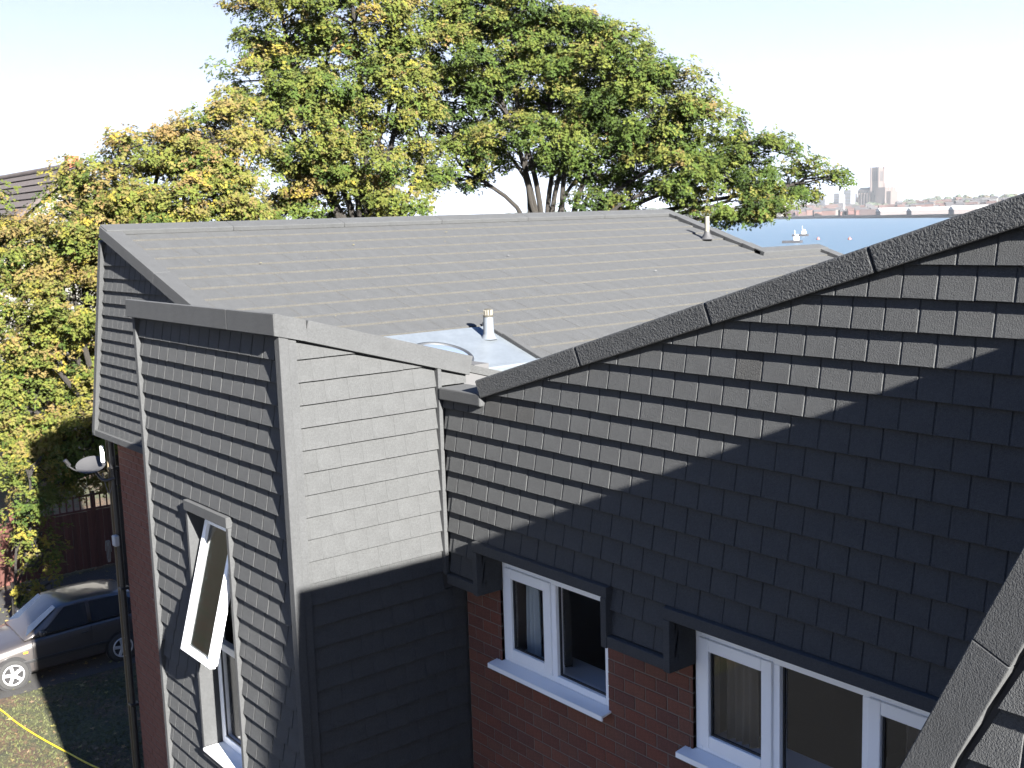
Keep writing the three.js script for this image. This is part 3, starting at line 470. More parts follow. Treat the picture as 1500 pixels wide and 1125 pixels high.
// ------------------------------------------------------------------ yard: paving, drive, car, fence, hose
structure('courtyard_paving', boxUV(new THREE.PlaneGeometry(32, 34).rotateX(-Math.PI / 2).translate(2.5, 0.004, 11.9), 1), std(lin(0.03, 0.03, 0.031), { map: grainMap, bumpMap: grainBump, bumpScale: 0.01 }));
structure('driveway', boxUV(new THREE.PlaneGeometry(6.9, 60).rotateX(-Math.PI / 2).translate(-25.2, 0.004, -15), 1), std(lin(0.045, 0.043, 0.042), { map: grainMap, bumpMap: grainBump, bumpScale: 0.01 }));
{
  const car = thing('parked_car', 'small silver-grey hatchback with alloy wheels parked on the drive', 'car', V3(-22.85, 0, -6.15));
  const paint = new THREE.MeshPhysicalMaterial({ color: lin(0.045, 0.040, 0.039), metalness: 0.3, roughness: 0.38, clearcoat: 0.8, clearcoatRoughness: 0.08 });
  const glass = new THREE.MeshPhysicalMaterial({ color: lin(0.012, 0.016, 0.022), roughness: 0.04, metalness: 0, clearcoat: 1, clearcoatRoughness: 0.02 });
  const add = (n, g, m) => { g.translate(car.position.x, 0, car.position.z); return part(car, n, g, m); };
  // loft: stations [z, [[x,y]...]] of the right half, mirrored
  const loft = st => {
    const full = st.map(([z, h]) => [...h.map(p => [p[0], p[1], z]), ...h.slice().reverse().filter(p => p[0] > 1e-4).map(p => [-p[0], p[1], z])]), m = full[0].length, pos = [], idx = [];
    full.forEach(r => r.forEach(p => pos.push(...p)));
    for (let i = 0; i < full.length - 1; i++) for (let j = 0; j < m; j++) { const a = i * m + j, b = i * m + (j + 1) % m; idx.push(a, a + m, b, b, a + m, b + m); }
    for (const [o, f] of [[0, 1], [(full.length - 1) * m, -1]]) for (let j = 1; j < m - 1; j++) f > 0 ? idx.push(o, o + j, o + j + 1) : idx.push(o, o + j + 1, o + j);
    const g = new THREE.BufferGeometry(); g.setAttribute('position', new THREE.Float32BufferAttribute(pos, 3)); g.setIndex(idx); g.computeVertexNormals(); g.setAttribute('uv', new THREE.Float32BufferAttribute(new Float32Array(pos.length / 3 * 2), 2)); return g;
  };
  const low = (z, w, b, t, tw) => [z, [[0, b], [w * 0.9, b], [w * 0.985, b + 0.08], [w, b + 0.25], [w * 0.995, t - 0.16], [w * 0.965, t - 0.05], [tw, t], [tw * 0.6, t + 0.018], [0, t + 0.028]]];
  add('body', loft([low(1.72, 0.52, 0.30, 0.62, 0.40), low(1.66, 0.64, 0.24, 0.67, 0.52), low(1.5, 0.72, 0.21, 0.73, 0.60), low(1.1, 0.775, 0.20, 0.80, 0.66), low(0.6, 0.785, 0.20, 0.86, 0.70), low(0, 0.79, 0.20, 0.89, 0.73), low(-0.8, 0.79, 0.20, 0.91, 0.73), low(-1.3, 0.775, 0.22, 0.92, 0.71), low(-1.58, 0.74, 0.26, 0.90, 0.68), low(-1.66, 0.66, 0.32, 0.84, 0.6)]), paint);
  const cab = (z, w, y, t, h) => [z, [[0, y], [w, y], [w - (h - y) * 0.10, y + (h - y) * 0.45], [t, h - 0.05], [t - 0.07, h - 0.006], [t * 0.5, h + 0.012], [0, h + 0.018]]];
  const roof = add('roof', loft([cab(0.78, 0.68, 0.84, 0.66, 0.90), cab(0.6, 0.70, 0.86, 0.64, 1.0), cab(0.08, 0.73, 0.88, 0.60, 1.37), cab(-0.3, 0.73, 0.89, 0.60, 1.41), cab(-0.9, 0.73, 0.9, 0.59, 1.40), cab(-1.35, 0.71, 0.9, 0.57, 1.34), cab(-1.6, 0.68, 0.9, 0.55, 1.05), cab(-1.64, 0.66, 0.88, 0.54, 0.96)]), paint);
  const quad = pts => { const g = new THREE.BufferGeometry(), pos = []; for (let i = 1; i < pts.length - 1; i++) pos.push(...pts[0], ...pts[i], ...pts[i + 1]); g.setAttribute('position', new THREE.Float32BufferAttribute(pos, 3)); g.setAttribute('uv', new THREE.Float32BufferAttribute(new Float32Array(pos.length / 3 * 2), 2)); g.computeVertexNormals(); return g; };
  add('windscreen', quad([[-0.63, 0.93, 0.715], [0.63, 0.93, 0.715], [0.575, 1.345, 0.125], [-0.575, 1.345, 0.125]]), glass);
  for (const s of [1, -1]) {
    const sx = (y) => s * (0.742 - (y - 0.9) * 0.255);
    const side = (n, a) => { const p = a.map(([y, z]) => [sx(y), y, z]); if (s < 0) p.reverse(); return add(n, quad(p), glass); };
    side('front_window', [[0.93, 0.46], [0.93, -0.42], [1.335, -0.42], [1.335, -0.02]].map(a => a).reverse());
    side('rear_window', [[0.94, -0.50], [0.96, -1.36], [1.20, -1.36], [1.33, -1.12], [1.335, -0.50]].reverse());
    add('door_seam', new THREE.BoxGeometry(0.012, 0.62, 0.012).translate(s * 0.792, 0.60, -0.46), M.black);
    add('door_seam', new THREE.BoxGeometry(0.012, 0.55, 0.012).translate(s * 0.79, 0.60, 0.66), M.black);
    add('door_handle', new RoundedBoxGeometry(0.03, 0.03, 0.14, 2, 0.01).translate(s * 0.795, 0.78, -0.33), M.black);
    add('rubbing_strip', new RoundedBoxGeometry(0.03, 0.06, 2.6, 2, 0.01).translate(s * 0.79, 0.47, 0), M.black);
    add('mirror', new RoundedBoxGeometry(0.16, 0.11, 0.10, 3, 0.035).translate(s * 0.84, 0.98, 0.48), M.black);
    add('indicator', new RoundedBoxGeometry(0.02, 0.04, 0.09, 2, 0.008).translate(s * 0.788, 0.66, 0.8), std(lin(0.6, 0.22, 0.02), { roughness: 0.3 }));
    const hl = new THREE.SphereGeometry(0.13, 20, 12); hl.scale(1, 0.6, 0.6); hl.translate(s * 0.5, 0.62, 1.62); add('headlight', hl, new THREE.MeshPhysicalMaterial({ color: lin(0.5, 0.52, 0.55), roughness: 0.1, clearcoat: 1 }));
    for (const z of [1.06, -1.04]) {
      const arch = new THREE.CylinderGeometry(0.335, 0.335, 0.05, 32); arch.rotateZ(Math.PI / 2); arch.translate(s * 0.772, 0.30, z); add('wheel_arch', arch, M.black);
      const ty = new THREE.LatheGeometry([[0.19, -0.085], [0.27, -0.09], [0.288, -0.06], [0.29, 0], [0.288, 0.06], [0.27, 0.09], [0.19, 0.085]].map(v => new THREE.Vector2(...v)), 36); ty.rotateZ(Math.PI / 2); ty.translate(s * 0.745, 0.29, z);
      const w = add('wheel', ty, std(lin(0.018, 0.018, 0.018)));
      const rim = std(lin(0.42, 0.42, 0.43), { metalness: 0.5, roughness: 0.35 }), put = g => { g.translate(car.position.x, 0, car.position.z); return g; };
      const ring = new THREE.TorusGeometry(0.19, 0.016, 10, 36); ring.rotateY(Math.PI / 2); ring.translate(s * 0.825, 0.29, z); sub(w, 'rim', put(ring), rim);
      const hub = new THREE.CylinderGeometry(0.05, 0.06, 0.05, 18); hub.rotateZ(Math.PI / 2); hub.translate(s * 0.812, 0.29, z); sub(w, 'hub', put(hub), rim);
      const disc = new THREE.CylinderGeometry(0.185, 0.185, 0.02, 24); disc.rotateZ(Math.PI / 2); disc.translate(s * 0.765, 0.29, z); sub(w, 'brake_disc', put(disc), M.black);
      for (let k = 0; k < 5; k++) { const sp = new RoundedBoxGeometry(0.03, 0.16, 0.062, 2, 0.01); sp.translate(0, 0.11, 0); sp.rotateX(k * 1.2566 + 0.2); sp.translate(s * 0.815, 0.29, z); sub(w, 'spoke', put(sp), rim); }
    }
  }
}
{
  const X = -28.9, z0 = -13, z1 = -3, fm = [0.85, 1, 1.15].map(f => std(lin(0.085 * f, 0.026 * f, 0.018 * f), { map: grainMap }));
  const f = thing('board_fence', 'dark red-brown close-board fence with trellis top behind the parked car', 'fence', V3(X, 0, -8));
  for (let z = z0, i = 0; z < z1; z += 0.1, i++) part(f, 'board', new THREE.BoxGeometry(0.02, 1.5, 0.094).translate(X + (i % 2) * 0.014, 0.77 + rr(-0.01, 0.01), z + 0.05), fm[i % 3]);
  for (let z = z0; z <= z1; z += 2) part(f, 'post', new THREE.BoxGeometry(0.1, 2.0, 0.1).translate(X - 0.08, 1.0, z), fm[0]);
  for (const y of [1.56, 1.93]) part(f, 'rail', new THREE.BoxGeometry(0.05, 0.05, z1 - z0).translate(X, y, (z0 + z1) / 2), fm[1]);
  for (let z = z0 + 0.1; z < z1; z += 0.17) part(f, 'trellis_slat', new THREE.BoxGeometry(0.02, 0.36, 0.035).translate(X + 0.005, 1.745, z), fm[2]);
}
solo('garden_hose', 'yellow hose lying across the leafy lawn', 'hose', tube([[-25, -3.8], [-23, -4.35], [-21.26, -4.62], [-20.4, -4.70], [-19.5, -4.84], [-18.6, -5.02], [-17.78, -5.2], [-16.9, -5.5], [-16.4, -6.1]].map(([x, z]) => V3(x + 21, 0.016, z + 4.6)), 0.014, 0.014, 8, 80), std(lin(0.50, 0.36, 0.015), { roughness: 0.4 }), V3(-21, 0, -4.6));
// leaf shapes
function leafGeo() {                               // five-lobed leaf, folded a little along the midrib
  const r = [0.55, 0.62, 0.30, 0.72, 0.38, 1.0, 0.38, 0.72, 0.30, 0.62, 0.55], pos = [], n = r.length;
  const P = r.map((q, i) => { const a = -0.35 * Math.PI + (i / (n - 1)) * 1.7 * Math.PI, x = q * 0.5 * Math.cos(a), y = q * 0.5 * Math.sin(a) + 0.1; return [x, Math.abs(x) * 0.25 - 0.12 * y * y, y]; });
  for (let i = 0; i < n - 1; i++) pos.push(0, 0, 0, ...P[i], ...P[i + 1]);
  const g = new THREE.BufferGeometry(); g.setAttribute('position', new THREE.Float32BufferAttribute(pos, 3)); g.setAttribute('uv', new THREE.Float32BufferAttribute(new Float32Array(pos.length / 3 * 2), 2)); g.computeVertexNormals(); return g;
}
function sprayGeo(sd) {                            // a twig end with overlapping leaves, unit = one leaf length
  const s0 = seed; seed = sd; const out = [], L = leafGeo();
  for (let i = 0; i < 8; i++) { const g = L.clone(), a = rr(0, 6.28), r = i < 2 ? 0.15 : rr(0.45, 1.05); g.rotateX(rr(-0.45, 0.45)); g.rotateZ(rr(-0.45, 0.45)); g.rotateY(rr(0, 6.28)); const s = rr(0.75, 1.15); g.scale(s, s, s); g.translate(Math.cos(a) * r, rr(-0.28, 0.28) - 0.12 * r * r, Math.sin(a) * r); out.push(g); }
  seed = s0; return merge(out);
}
const SPRAYS = [sprayGeo(5), sprayGeo(77), sprayGeo(901)];
const LEAF = leafGeo(), leafMat = new THREE.MeshPhysicalMaterial({ color: 0xffffff, roughness: 1, specularIntensity: 0.15, transmission: 0.38, thickness: 0, side: THREE.DoubleSide });
const dryLeafMat = std(lin(1, 1, 1), { side: THREE.DoubleSide });
function scatter(name, geo, mat, list, parent, colors) {
  const im = new THREE.InstancedMesh(geo, mat, list.length); list.forEach((m, i) => { im.setMatrixAt(i, m); im.setColorAt(i, colors[i]); });
  im.name = name; im.castShadow = im.receiveShadow = true; im.userData.kind = 'stuff'; parent.add(im); return im;
}
{
  const ms = [], cs = [];
  for (let i = 0; i < 1900; i++) { const s = rr(0.07, 0.17); tmpQ.setFromEuler(tmpE.set(rr(-0.4, 0.4), rr(0, 6.28), rr(-0.4, 0.4))); ms.push(new THREE.Matrix4().compose(V3(rr(-30, -14), 0.03, rr(-12, -1)), tmpQ, V3(s, s, s))); const k = rnd(); cs.push(k < 0.45 ? lin(0.17 * rr(0.6, 1), 0.13 * rr(0.6, 1), 0.045) : k < 0.75 ? lin(0.10, 0.07, 0.04) : lin(0.13, 0.12, 0.03)); }
  const im = scatter('fallen_leaves', LEAF, dryLeafMat, ms, scene, cs); im.userData.label = 'yellow and brown fallen leaves scattered over the lawn'; im.userData.category = 'leaves';
  const blade = new THREE.BufferGeometry(); blade.setAttribute('position', new THREE.Float32BufferAttribute([-0.012, 0, 0, 0.012, 0, 0, 0.02, 0.07, 0.02, -0.02, 0, 0.02, 0, 0, 0.03, -0.03, 0.06, 0.0, 0.02, 0, -0.02, 0.035, 0, -0.01, 0.03, 0.055, -0.04], 3)); blade.setAttribute('uv', new THREE.Float32BufferAttribute(new Float32Array(18), 2)); blade.computeVertexNormals();
  const gm = [], gc = []; for (let i = 0; i < 26000; i++) { const x = rr(-21.7, -13), z = rr(-9, -2), q = n16(x * 1.3, z * 1.3); if (rnd() > 0.25 + q) continue; const s = rr(0.35, 0.75); tmpQ.setFromEuler(tmpE.set(0, rr(0, 6.28), 0)); gm.push(new THREE.Matrix4().compose(V3(x, 0, z), tmpQ, V3(s, s, s))); const k = rr(0.7, 1.2); gc.push(lin(0.055 * k, 0.06 * k, 0.02 * k)); }
  const gi = scatter('grass', blade, std(lin(1, 1, 1), { side: THREE.DoubleSide }), gm, scene, gc); gi.userData.label = 'short patchy grass of the lawn'; gi.userData.category = 'grass';
}
{
  const ms = [], cs = [], q1 = new THREE.Quaternion().setFromUnitVectors(V3(0, 1, 0), V3(sT, cT, 0));
  for (let i = 0; i < 22; i++) { const x = rr(-15, -11.1), s = rr(0.02, 0.07); tmpQ.setFromEuler(tmpE.set(rr(-0.2, 0.2), rr(0, 6.28), rr(-0.2, 0.2))).premultiply(q1); ms.push(new THREE.Matrix4().compose(W(x, roofY(x) - 0.012, rr(-15.5, -5.5)), tmpQ, V3(s, s, s))); cs.push(rnd() < 0.4 ? lin(0.12, 0.12, 0.115) : lin(0.12, 0.10, 0.04)); }
  const im = scatter('roof_litter', LEAF, dryLeafMat, ms, scene, cs); im.userData.label = 'few stray leaves and specks lying on the main roof'; im.userData.category = 'leaves';
}
// ------------------------------------------------------------------ trees
const bark = std(lin(0.034, 0.028, 0.022), { map: grainMap, bumpMap: grainBump, bumpScale: 0.02 });
const mix3 = (a, b, t) => a.map((v, i) => v + (b[i] - v) * t);
function leafTone(x, tan) {                        // 0 deep green .. 1 turned
  const st = [[0.024, 0.041, 0.009], [0.048, 0.074, 0.014], [0.088, 0.100, 0.020], tan ? [0.130, 0.100, 0.036] : [0.160, 0.140, 0.024], tan ? [0.148, 0.100, 0.040] : [0.18, 0.13, 0.024]];
  const p = Math.max(0, Math.min(0.999, x)) * 4, i = Math.floor(p); return mix3(st[i], st[i + 1], p - i);
}
const atB = (b, d, y) => { const [x, z] = bear(b); return W(x * d, y, z * d); };
function makeTree(name, label, base, blobs, o) {
  const t = thing(name, label, 'tree', base, o.group), wood = [], twigs = [], spine = [];
  const crownMid = blobs.reduce((a, b) => a.add(b.c), V3(0, 0, 0)).multiplyScalar(1 / blobs.length), fork = base.clone().lerp(V3(crownMid.x, base.y, crownMid.z), 0.15).setY(o.fork);
  wood.push(tube([base.clone().add(V3(0, -0.2, 0)), base.clone().lerp(fork, 0.5).add(V3(rr(-0.1, 0.1), 0, rr(-0.1, 0.1))), fork.clone().add(V3(0, 0.15, 0))], o.r, o.r * 0.72, 10));
  for (const b of blobs) {
    const d = b.c.clone().sub(fork), mid = fork.clone().addScaledVector(d, 0.5).add(V3(rr(-0.4, 0.4), d.length() * 0.10, rr(-0.4, 0.4))), tip = b.c.clone().add(V3(0, b.r[1] * 0.5, 0)), lim = [fork.clone().add(V3(rr(-0.08, 0.08), rr(-0.5, 0), rr(-0.08, 0.08))), fork.clone().addScaledVector(d, 0.22).add(V3(0, 0.12 * d.length(), 0)), mid, b.c.clone(), tip];
    wood.push(tube(lim, o.r * rr(0.30, 0.46), 0.025, 7, 18)); const c = new THREE.CatmullRomCurve3(lim); for (let i = 4; i <= 16; i++) spine.push(c.getPoint(i / 16));
  }
  const ms = [[], [], []], cs = [[], [], []], up = V3(0, 1, 0), q1 = new THREE.Quaternion(), col = new THREE.Color();
  for (const b of blobs) {
    const n = Math.max(4, Math.round(o.density * b.r[0] * b.r[1] * b.r[2]));
    for (let i = 0; i < n; i++) {
      let v; do { v = V3(rr(-1, 1), rr(-1, 1), rr(-1, 1)); } while (v.lengthSq() > 1 || v.lengthSq() < 0.06); v.setLength(Math.pow(v.length(), 0.55) * rr(0.92, 1.06));
      const p = V3(b.c.x + v.x * b.r[0], b.c.y + v.y * b.r[1], b.c.z + v.z * b.r[2]);
      let best = spine[0], bd = 1e9; for (const s of spine) { const q = s.distanceToSquared(p) + (s.y > p.y ? 2 : 0); if (q < bd) { bd = q; best = s; } }
      if (rnd() < 0.8) twigs.push(tube([best, best.clone().lerp(p, 0.55).add(V3(rr(-0.2, 0.2), rr(-0.05, 0.25), rr(-0.2, 0.2))), p], 0.028, 0.008, 4, 6));
      const cr = rr(0.34, 0.72), cy = rr(0.45, 0.7), turn = Math.max(0, Math.min(1, o.autumn + 0.15 * gauss() + 0.10 * v.y)), nl = Math.round(o.leaves * rr(0.6, 1.3));
      for (let k = 0; k < nl; k++) {
        const w = V3(gauss(), gauss(), gauss()); if (w.length() > 1.75) w.setLength(rr(0.6, 1.6)); w.multiplyScalar(cr * 0.6); w.y *= cy;
        const s = o.leaf * rr(0.8, 1.2), x = turn + 0.09 * gauss() + 0.10 * w.y / cr;
        tmpQ.setFromEuler(tmpE.set(rr(-0.5, 0.5), rr(0, 6.28), rr(-0.5, 0.5))); q1.setFromUnitVectors(up, V3(w.x + 0.25 * v.x + 0.2, 0.6 + w.y + 0.3 * v.y, w.z + 0.25 * v.z + 0.1).normalize()); tmpQ.premultiply(q1);
        const kind = k % 3; ms[kind].push(new THREE.Matrix4().compose(p.clone().add(w), tmpQ, V3(s, s, s)));
        const c = leafTone(x, rnd() < o.tan), f = rr(0.82, 1.25); cs[kind].push(lin(c[0] * f, c[1] * f, c[2] * f));
      }
    }
  }
  part(t, 'trunk', merge(wood), bark); part(t, 'branches', merge(twigs), bark);
  SPRAYS.forEach((g, i) => { const im = scatter('crown', g, leafMat, ms[i], t, cs[i]); im.position.copy(t.position).negate(); }); return t;
}
const blob = (b, d, y, rx, ry, rz = rx) => ({ c: atB(b, d, y), r: [rx, ry, rz] });
const bd = px => 51.67 - Math.atan((px - 750) / 1660) * 57.2958;      // bearing of a sight line
const bl = (d, px, py, rx, ry) => blob(bd(px), d + rr(-0.6, 0.6), (344.2 - 0.0314 * px - py) / 1660 * d, rx * d / 1660, ry * d / 1660, rx * d / 1660);
makeTree('sycamore_tree', 'tall broad green sycamore with bronze tips leaning out over the river view', atB(50.2, 33, -9), [[720, 70, 85, 80], [700, 160, 70, 60], [810, 95, 90, 75], [900, 120, 90, 75], [965, 165, 85, 70], [1035, 205, 65, 55], [1105, 235, 65, 40], [1185, 264, 62, 26], [880, 220, 90, 50], [780, 215, 80, 40], [990, 255, 80, 40], [1080, 290, 70, 36], [1140, 305, 45, 22], [930, 290, 60, 30], [680, 235, 60, 45], [870, 285, 40, 28], [750, 20, 80, 50], [850, 60, 60, 40]].map(a => bl(33, ...a)), { r: 0.27, fork: H - 2.0, density: 21, leaves: 30, leaf: 0.138, autumn: 0.32, tan: 0.85, group: undefined });
makeTree('sycamore_tree', 'tall yellowing sycamore rising behind the middle of the roof ridge', atB(58.5, 31, -9), [[440, 45, 70, 65], [540, 20, 80, 60], [620, 50, 60, 70], [410, 130, 60, 60], [500, 120, 90, 60], [590, 150, 70, 60], [460, 210, 80, 55], [550, 230, 80, 45], [630, 240, 40, 50], [500, 285, 90, 40], [590, 300, 60, 24], [440, 320, 60, 25]].map(a => bl(31, ...a)), { r: 0.30, fork: H - 2.2, density: 23, leaves: 31, leaf: 0.136, autumn: 0.48, tan: 0.7 });
makeTree('sycamore_tree', 'low golden sycamore beside the gable, hiding the house behind it', atB(71, 27, -9), [[335, 185, 55, 40], [255, 222, 80, 40], [330, 240, 80, 55], [185, 280, 80, 45], [280, 300, 100, 45], [360, 300, 40, 30], [128, 285, 38, 38], [35, 352, 50, 36], [-10, 300, 26, 40], [120, 345, 80, 45], [190, 360, 90, 50], [60, 370, 70, 50], [110, 430, 90, 60], [30, 450, 50, 60], [90, 520, 80, 60], [40, 590, 60, 60], [120, 600, 60, 50], [90, 650, 60, 35], [5, 530, 45, 55], [10, 640, 50, 50], [55, 690, 50, 28], [150, 680, 40, 26], [140, 530, 40, 50]].map(a => bl(27, ...a)), { r: 0.26, fork: H - 5.6, density: 34, leaves: 30, leaf: 0.118, autumn: 0.57, tan: 0.72 });
makeTree('lime_sapling', 'small yellow-green sapling in front of the fence beside the car', V3(-25.6, 0, -6.0), [[18, 690, 34, 40], [12, 770, 32, 40], [26, 800, 22, 26], [8, 850, 26, 26]].map(a => bl(25.8, ...a)), { r: 0.07, fork: 0.9, density: 110, leaves: 9, leaf: 0.12, autumn: 0.50, tan: 0.15 });
{
  const p = V3(-30.2, 0, -7.9), t = thing('yucca_plant', 'spiky green yucca plant above the trellis fence', 'plant', p), g = [];
  part(t, 'stem', tube([p, p.clone().add(V3(0.03, 0.8, 0)), p.clone().add(V3(0, 1.6, 0))], 0.09, 0.06), bark);
  const ym = [lin(0.055, 0.075, 0.02), lin(0.08, 0.10, 0.03)].map(c => std(c, { side: THREE.DoubleSide }));
  for (let i = 0; i < 46; i++) { const a = rr(0, 6.28), e = rr(0.0, 1.35), L = rr(0.5, 0.8), d = V3(Math.cos(a) * Math.cos(e), Math.sin(e), Math.sin(a) * Math.cos(e)), s = p.clone().add(V3(0, 1.55 + rr(-0.15, 0.15), 0)), w = V3(-Math.sin(a), 0, Math.cos(a)).multiplyScalar(0.022), m = s.clone().addScaledVector(d, L * 0.6), e2 = s.clone().addScaledVector(d, L).add(V3(0, -0.12 * L, 0));
    const gg = new THREE.BufferGeometry(), q = [s.clone().add(w), s.clone().sub(w), m.clone().sub(w), m.clone().add(w), e2], pos = []; for (const [a1, b1, c1] of [[0, 1, 2], [0, 2, 3], [3, 2, 4]]) for (const k of [a1, b1, c1]) pos.push(q[k].x, q[k].y, q[k].z); gg.setAttribute('position', new THREE.Float32BufferAttribute(pos, 3)); gg.setAttribute('uv', new THREE.Float32BufferAttribute(new Float32Array(18), 2)); gg.computeVertexNormals(); part(t, 'leaf', gg, ym[i % 2]); }
}
// ------------------------------------------------------------------ house behind the golden tree
{
  const h = thing('rendered_house', 'white rendered house with brown tiled roof behind the golden tree', 'house', V3(-50, 0, -13.2));
  const x0 = -60, x1 = -41.2, zr = -13.2, yr = 2.25, ye = -2.2, zs = 5.6;
  part(h, 'wall', merge([bx(x0, -8.6, zr - zs + 0.3, x1, ye, zr + zs - 0.3), prismX([[zr - zs + 0.3, ye], [zr + zs - 0.3, ye], [zr, yr - 0.3]], x0, x1)]), std(lin(0.13, 0.125, 0.115)));
  const L = Math.hypot(zs, yr - ye), up = V3(0, yr - ye, -zs).normalize(), nr = V3(0, zs, yr - ye).normalize();
  const rf = part(h, 'roof', merge([1, -1].map(s => bar(W(x0 - 0.2, (yr + ye) / 2, zr + s * zs / 2), W(x1 + 0.2, (yr + ye) / 2, zr + s * zs / 2), V3(0, zs, s * (yr - ye)).normalize(), 0.12, L, 0))), std(lin(0.05, 0.04, 0.038)));
  const rm = [0.9, 1, 1.12].map(f => std(lin(0.075 * f, 0.058 * f, 0.053 * f), { map: grainMap }));
  for (let k = 0; k < 16; k++) { const c = W(0, ye, zr + zs).addScaledVector(up, (k + 0.5) * L / 16).addScaledVector(nr, 0.085); sub(rf, 'tile_course', bar(V3(x0 - 0.22, c.y, c.z), V3(x1 + 0.22, c.y, c.z), nr.clone().addScaledVector(up, 0.12).normalize(), 0.03, L / 16 + 0.02, 0), rm[k % 3]); }
  for (let k = 0; k < 30; k++) { const g = new THREE.CylinderGeometry(0.14, 0.14, 0.6, 10, 1, false); g.rotateZ(Math.PI / 2); g.translate(x0 + 0.1 + k * 0.6, yr + H + 0.08, zr); sub(rf, 'ridge_tile', g, rm[k % 3]); }
  part(h, 'finial', merge([bx(x1 - 0.5, yr - 0.1, zr - 0.2, x1 - 0.1, yr + 0.45, zr + 0.2, 0.02)]), std(lin(0.30, 0.07, 0.04)));
  for (const x of [-57, -53, -49, -45]) part(h, 'window', bx(x, -5.2, zr + zs - 0.31, x + 1.2, -3.9, zr + zs - 0.24), std(lin(0.05, 0.06, 0.07), { roughness: 0.1 }));
}
// ------------------------------------------------------------------ river and far shore
for (const [x, z, a, lab] of [[-349.7, -454.5, 0.65, 'moored workboat with white cabin, nearer the roof edge'], [-434, -572, 0.62, 'moored workboat with white cabin, farther out on the river']]) {
  const t = thing('workboat', lab, 'boat', W(x, -16, z), 'boats moored on the river'); t.rotation.y = a;
  const add = (n, g, m) => { const q = shade(new THREE.Mesh(strip(g), m)); q.name = n; t.add(q); return q; };
  const s = new THREE.Shape([[-4.6, -1.2], [4.0, -1.2], [5.0, 0], [4.2, 1.2], [-4.6, 1.2]].map(p => new THREE.Vector2(...p))), hg = new THREE.ExtrudeGeometry(s, { depth: 1.1, bevelEnabled: true, bevelSize: 0.15, bevelThickness: 0.15, bevelSegments: 2 }); hg.rotateX(-Math.PI / 2);
  add('hull', hg, std(lin(0.014, 0.014, 0.018))); add('cabin', new RoundedBoxGeometry(2.8, 2.0, 1.7, 2, 0.2).translate(2.2, 2.2, 0), std(lin(0.35, 0.35, 0.35))); add('wheelhouse', new RoundedBoxGeometry(1.5, 1.2, 1.4, 2, 0.15).translate(2.4, 3.6, 0), std(lin(0.35, 0.35, 0.35))); add('mast', new THREE.CylinderGeometry(0.05, 0.08, 3, 8).translate(1.4, 4.8, 0), M.upvc);
}
for (const [x, z] of [[-371, -504.5], [-349, -501]]) solo('mooring_buoy', 'small pink mooring buoy floating on the river', 'buoy', lathe([[0, -0.6], [0.7, -0.4], [0.95, 0.1], [0.8, 0.6], [0.3, 1.0], [0.12, 1.3], [0, 1.35]], V3(0, 0, 0), 16), std(lin(0.22, 0.08, 0.07)), W(x, -15.9, z), 'mooring buoys on the river');
{
  const p = atB(33.62, 3000, 3), c = thing('cathedral', 'huge sandstone cathedral with square central tower on the far skyline', 'cathedral', p);
  const st = std(lin(0.050, 0.036, 0.032)), dk = std(lin(0.012, 0.01, 0.01)), cu = std(lin(0.05, 0.07, 0.062)), add = (n, g, m, par) => { const q = shade(new THREE.Mesh(strip(g), m)); q.name = n; (par || c).add(q); return q; };
  const box = (w, h, d, x, y, z) => new THREE.BoxGeometry(w, h, d).translate(x, y + h / 2, z);
  const tw = add('tower', merge([box(23, 66, 23, 0, 26, 0), box(20, 4, 20, 0, 92, 0)]), st);
  for (const [x, z] of [[-11, -11], [11, -11], [-11, 11], [11, 11]]) { add('turret', new THREE.CylinderGeometry(2.4, 3.6, 72, 8).translate(x, 24 + 36, z), st, tw); add('pinnacle', new THREE.ConeGeometry(2, 4.5, 8).translate(x, 98, z), st, tw); }
  for (const [x, z, w, d] of [[-5, 11.6, 3, 0.6], [0, 11.6, 3, 0.6], [5, 11.6, 3, 0.6], [11.6, -5, 0.6, 3], [11.6, 0, 0.6, 3], [11.6, 5, 0.6, 3]]) add('louvre', box(w, 24, d, x, 62, z), dk, tw);
  const nv = add('nave', merge([box(54, 42, 26, -22, 0, -2), box(54, 24, 40, -22, 0, -2)]), st); add('roof', new THREE.CylinderGeometry(12, 12, 62, 4, 1).rotateZ(Math.PI / 2).scale(0.87, 0.5, 0.9).translate(-22, 42, -2), cu, nv);
  for (let i = 0; i < 7; i++) { add('buttress', box(2, 34, 4, -48 + i * 8, 0, 19), st, nv); add('window', box(4, 14, 0.8, -44 + i * 8, 25, 11.2), dk, nv); }
  const tr = add('transept', merge([box(26, 46, 46, 24, 0, 0), box(14, 36, 32, 42, 0, 0)]), st);
  for (const z of [-22, -8, 8, 22]) add('pinnacle', new THREE.CylinderGeometry(0.8, 2.4, 56, 6).translate(37, 28, z), st, tr); for (const z of [-14, 0, 14]) add('window', box(0.8, 24, 6, 37.2, 12, z), dk, tr);
}
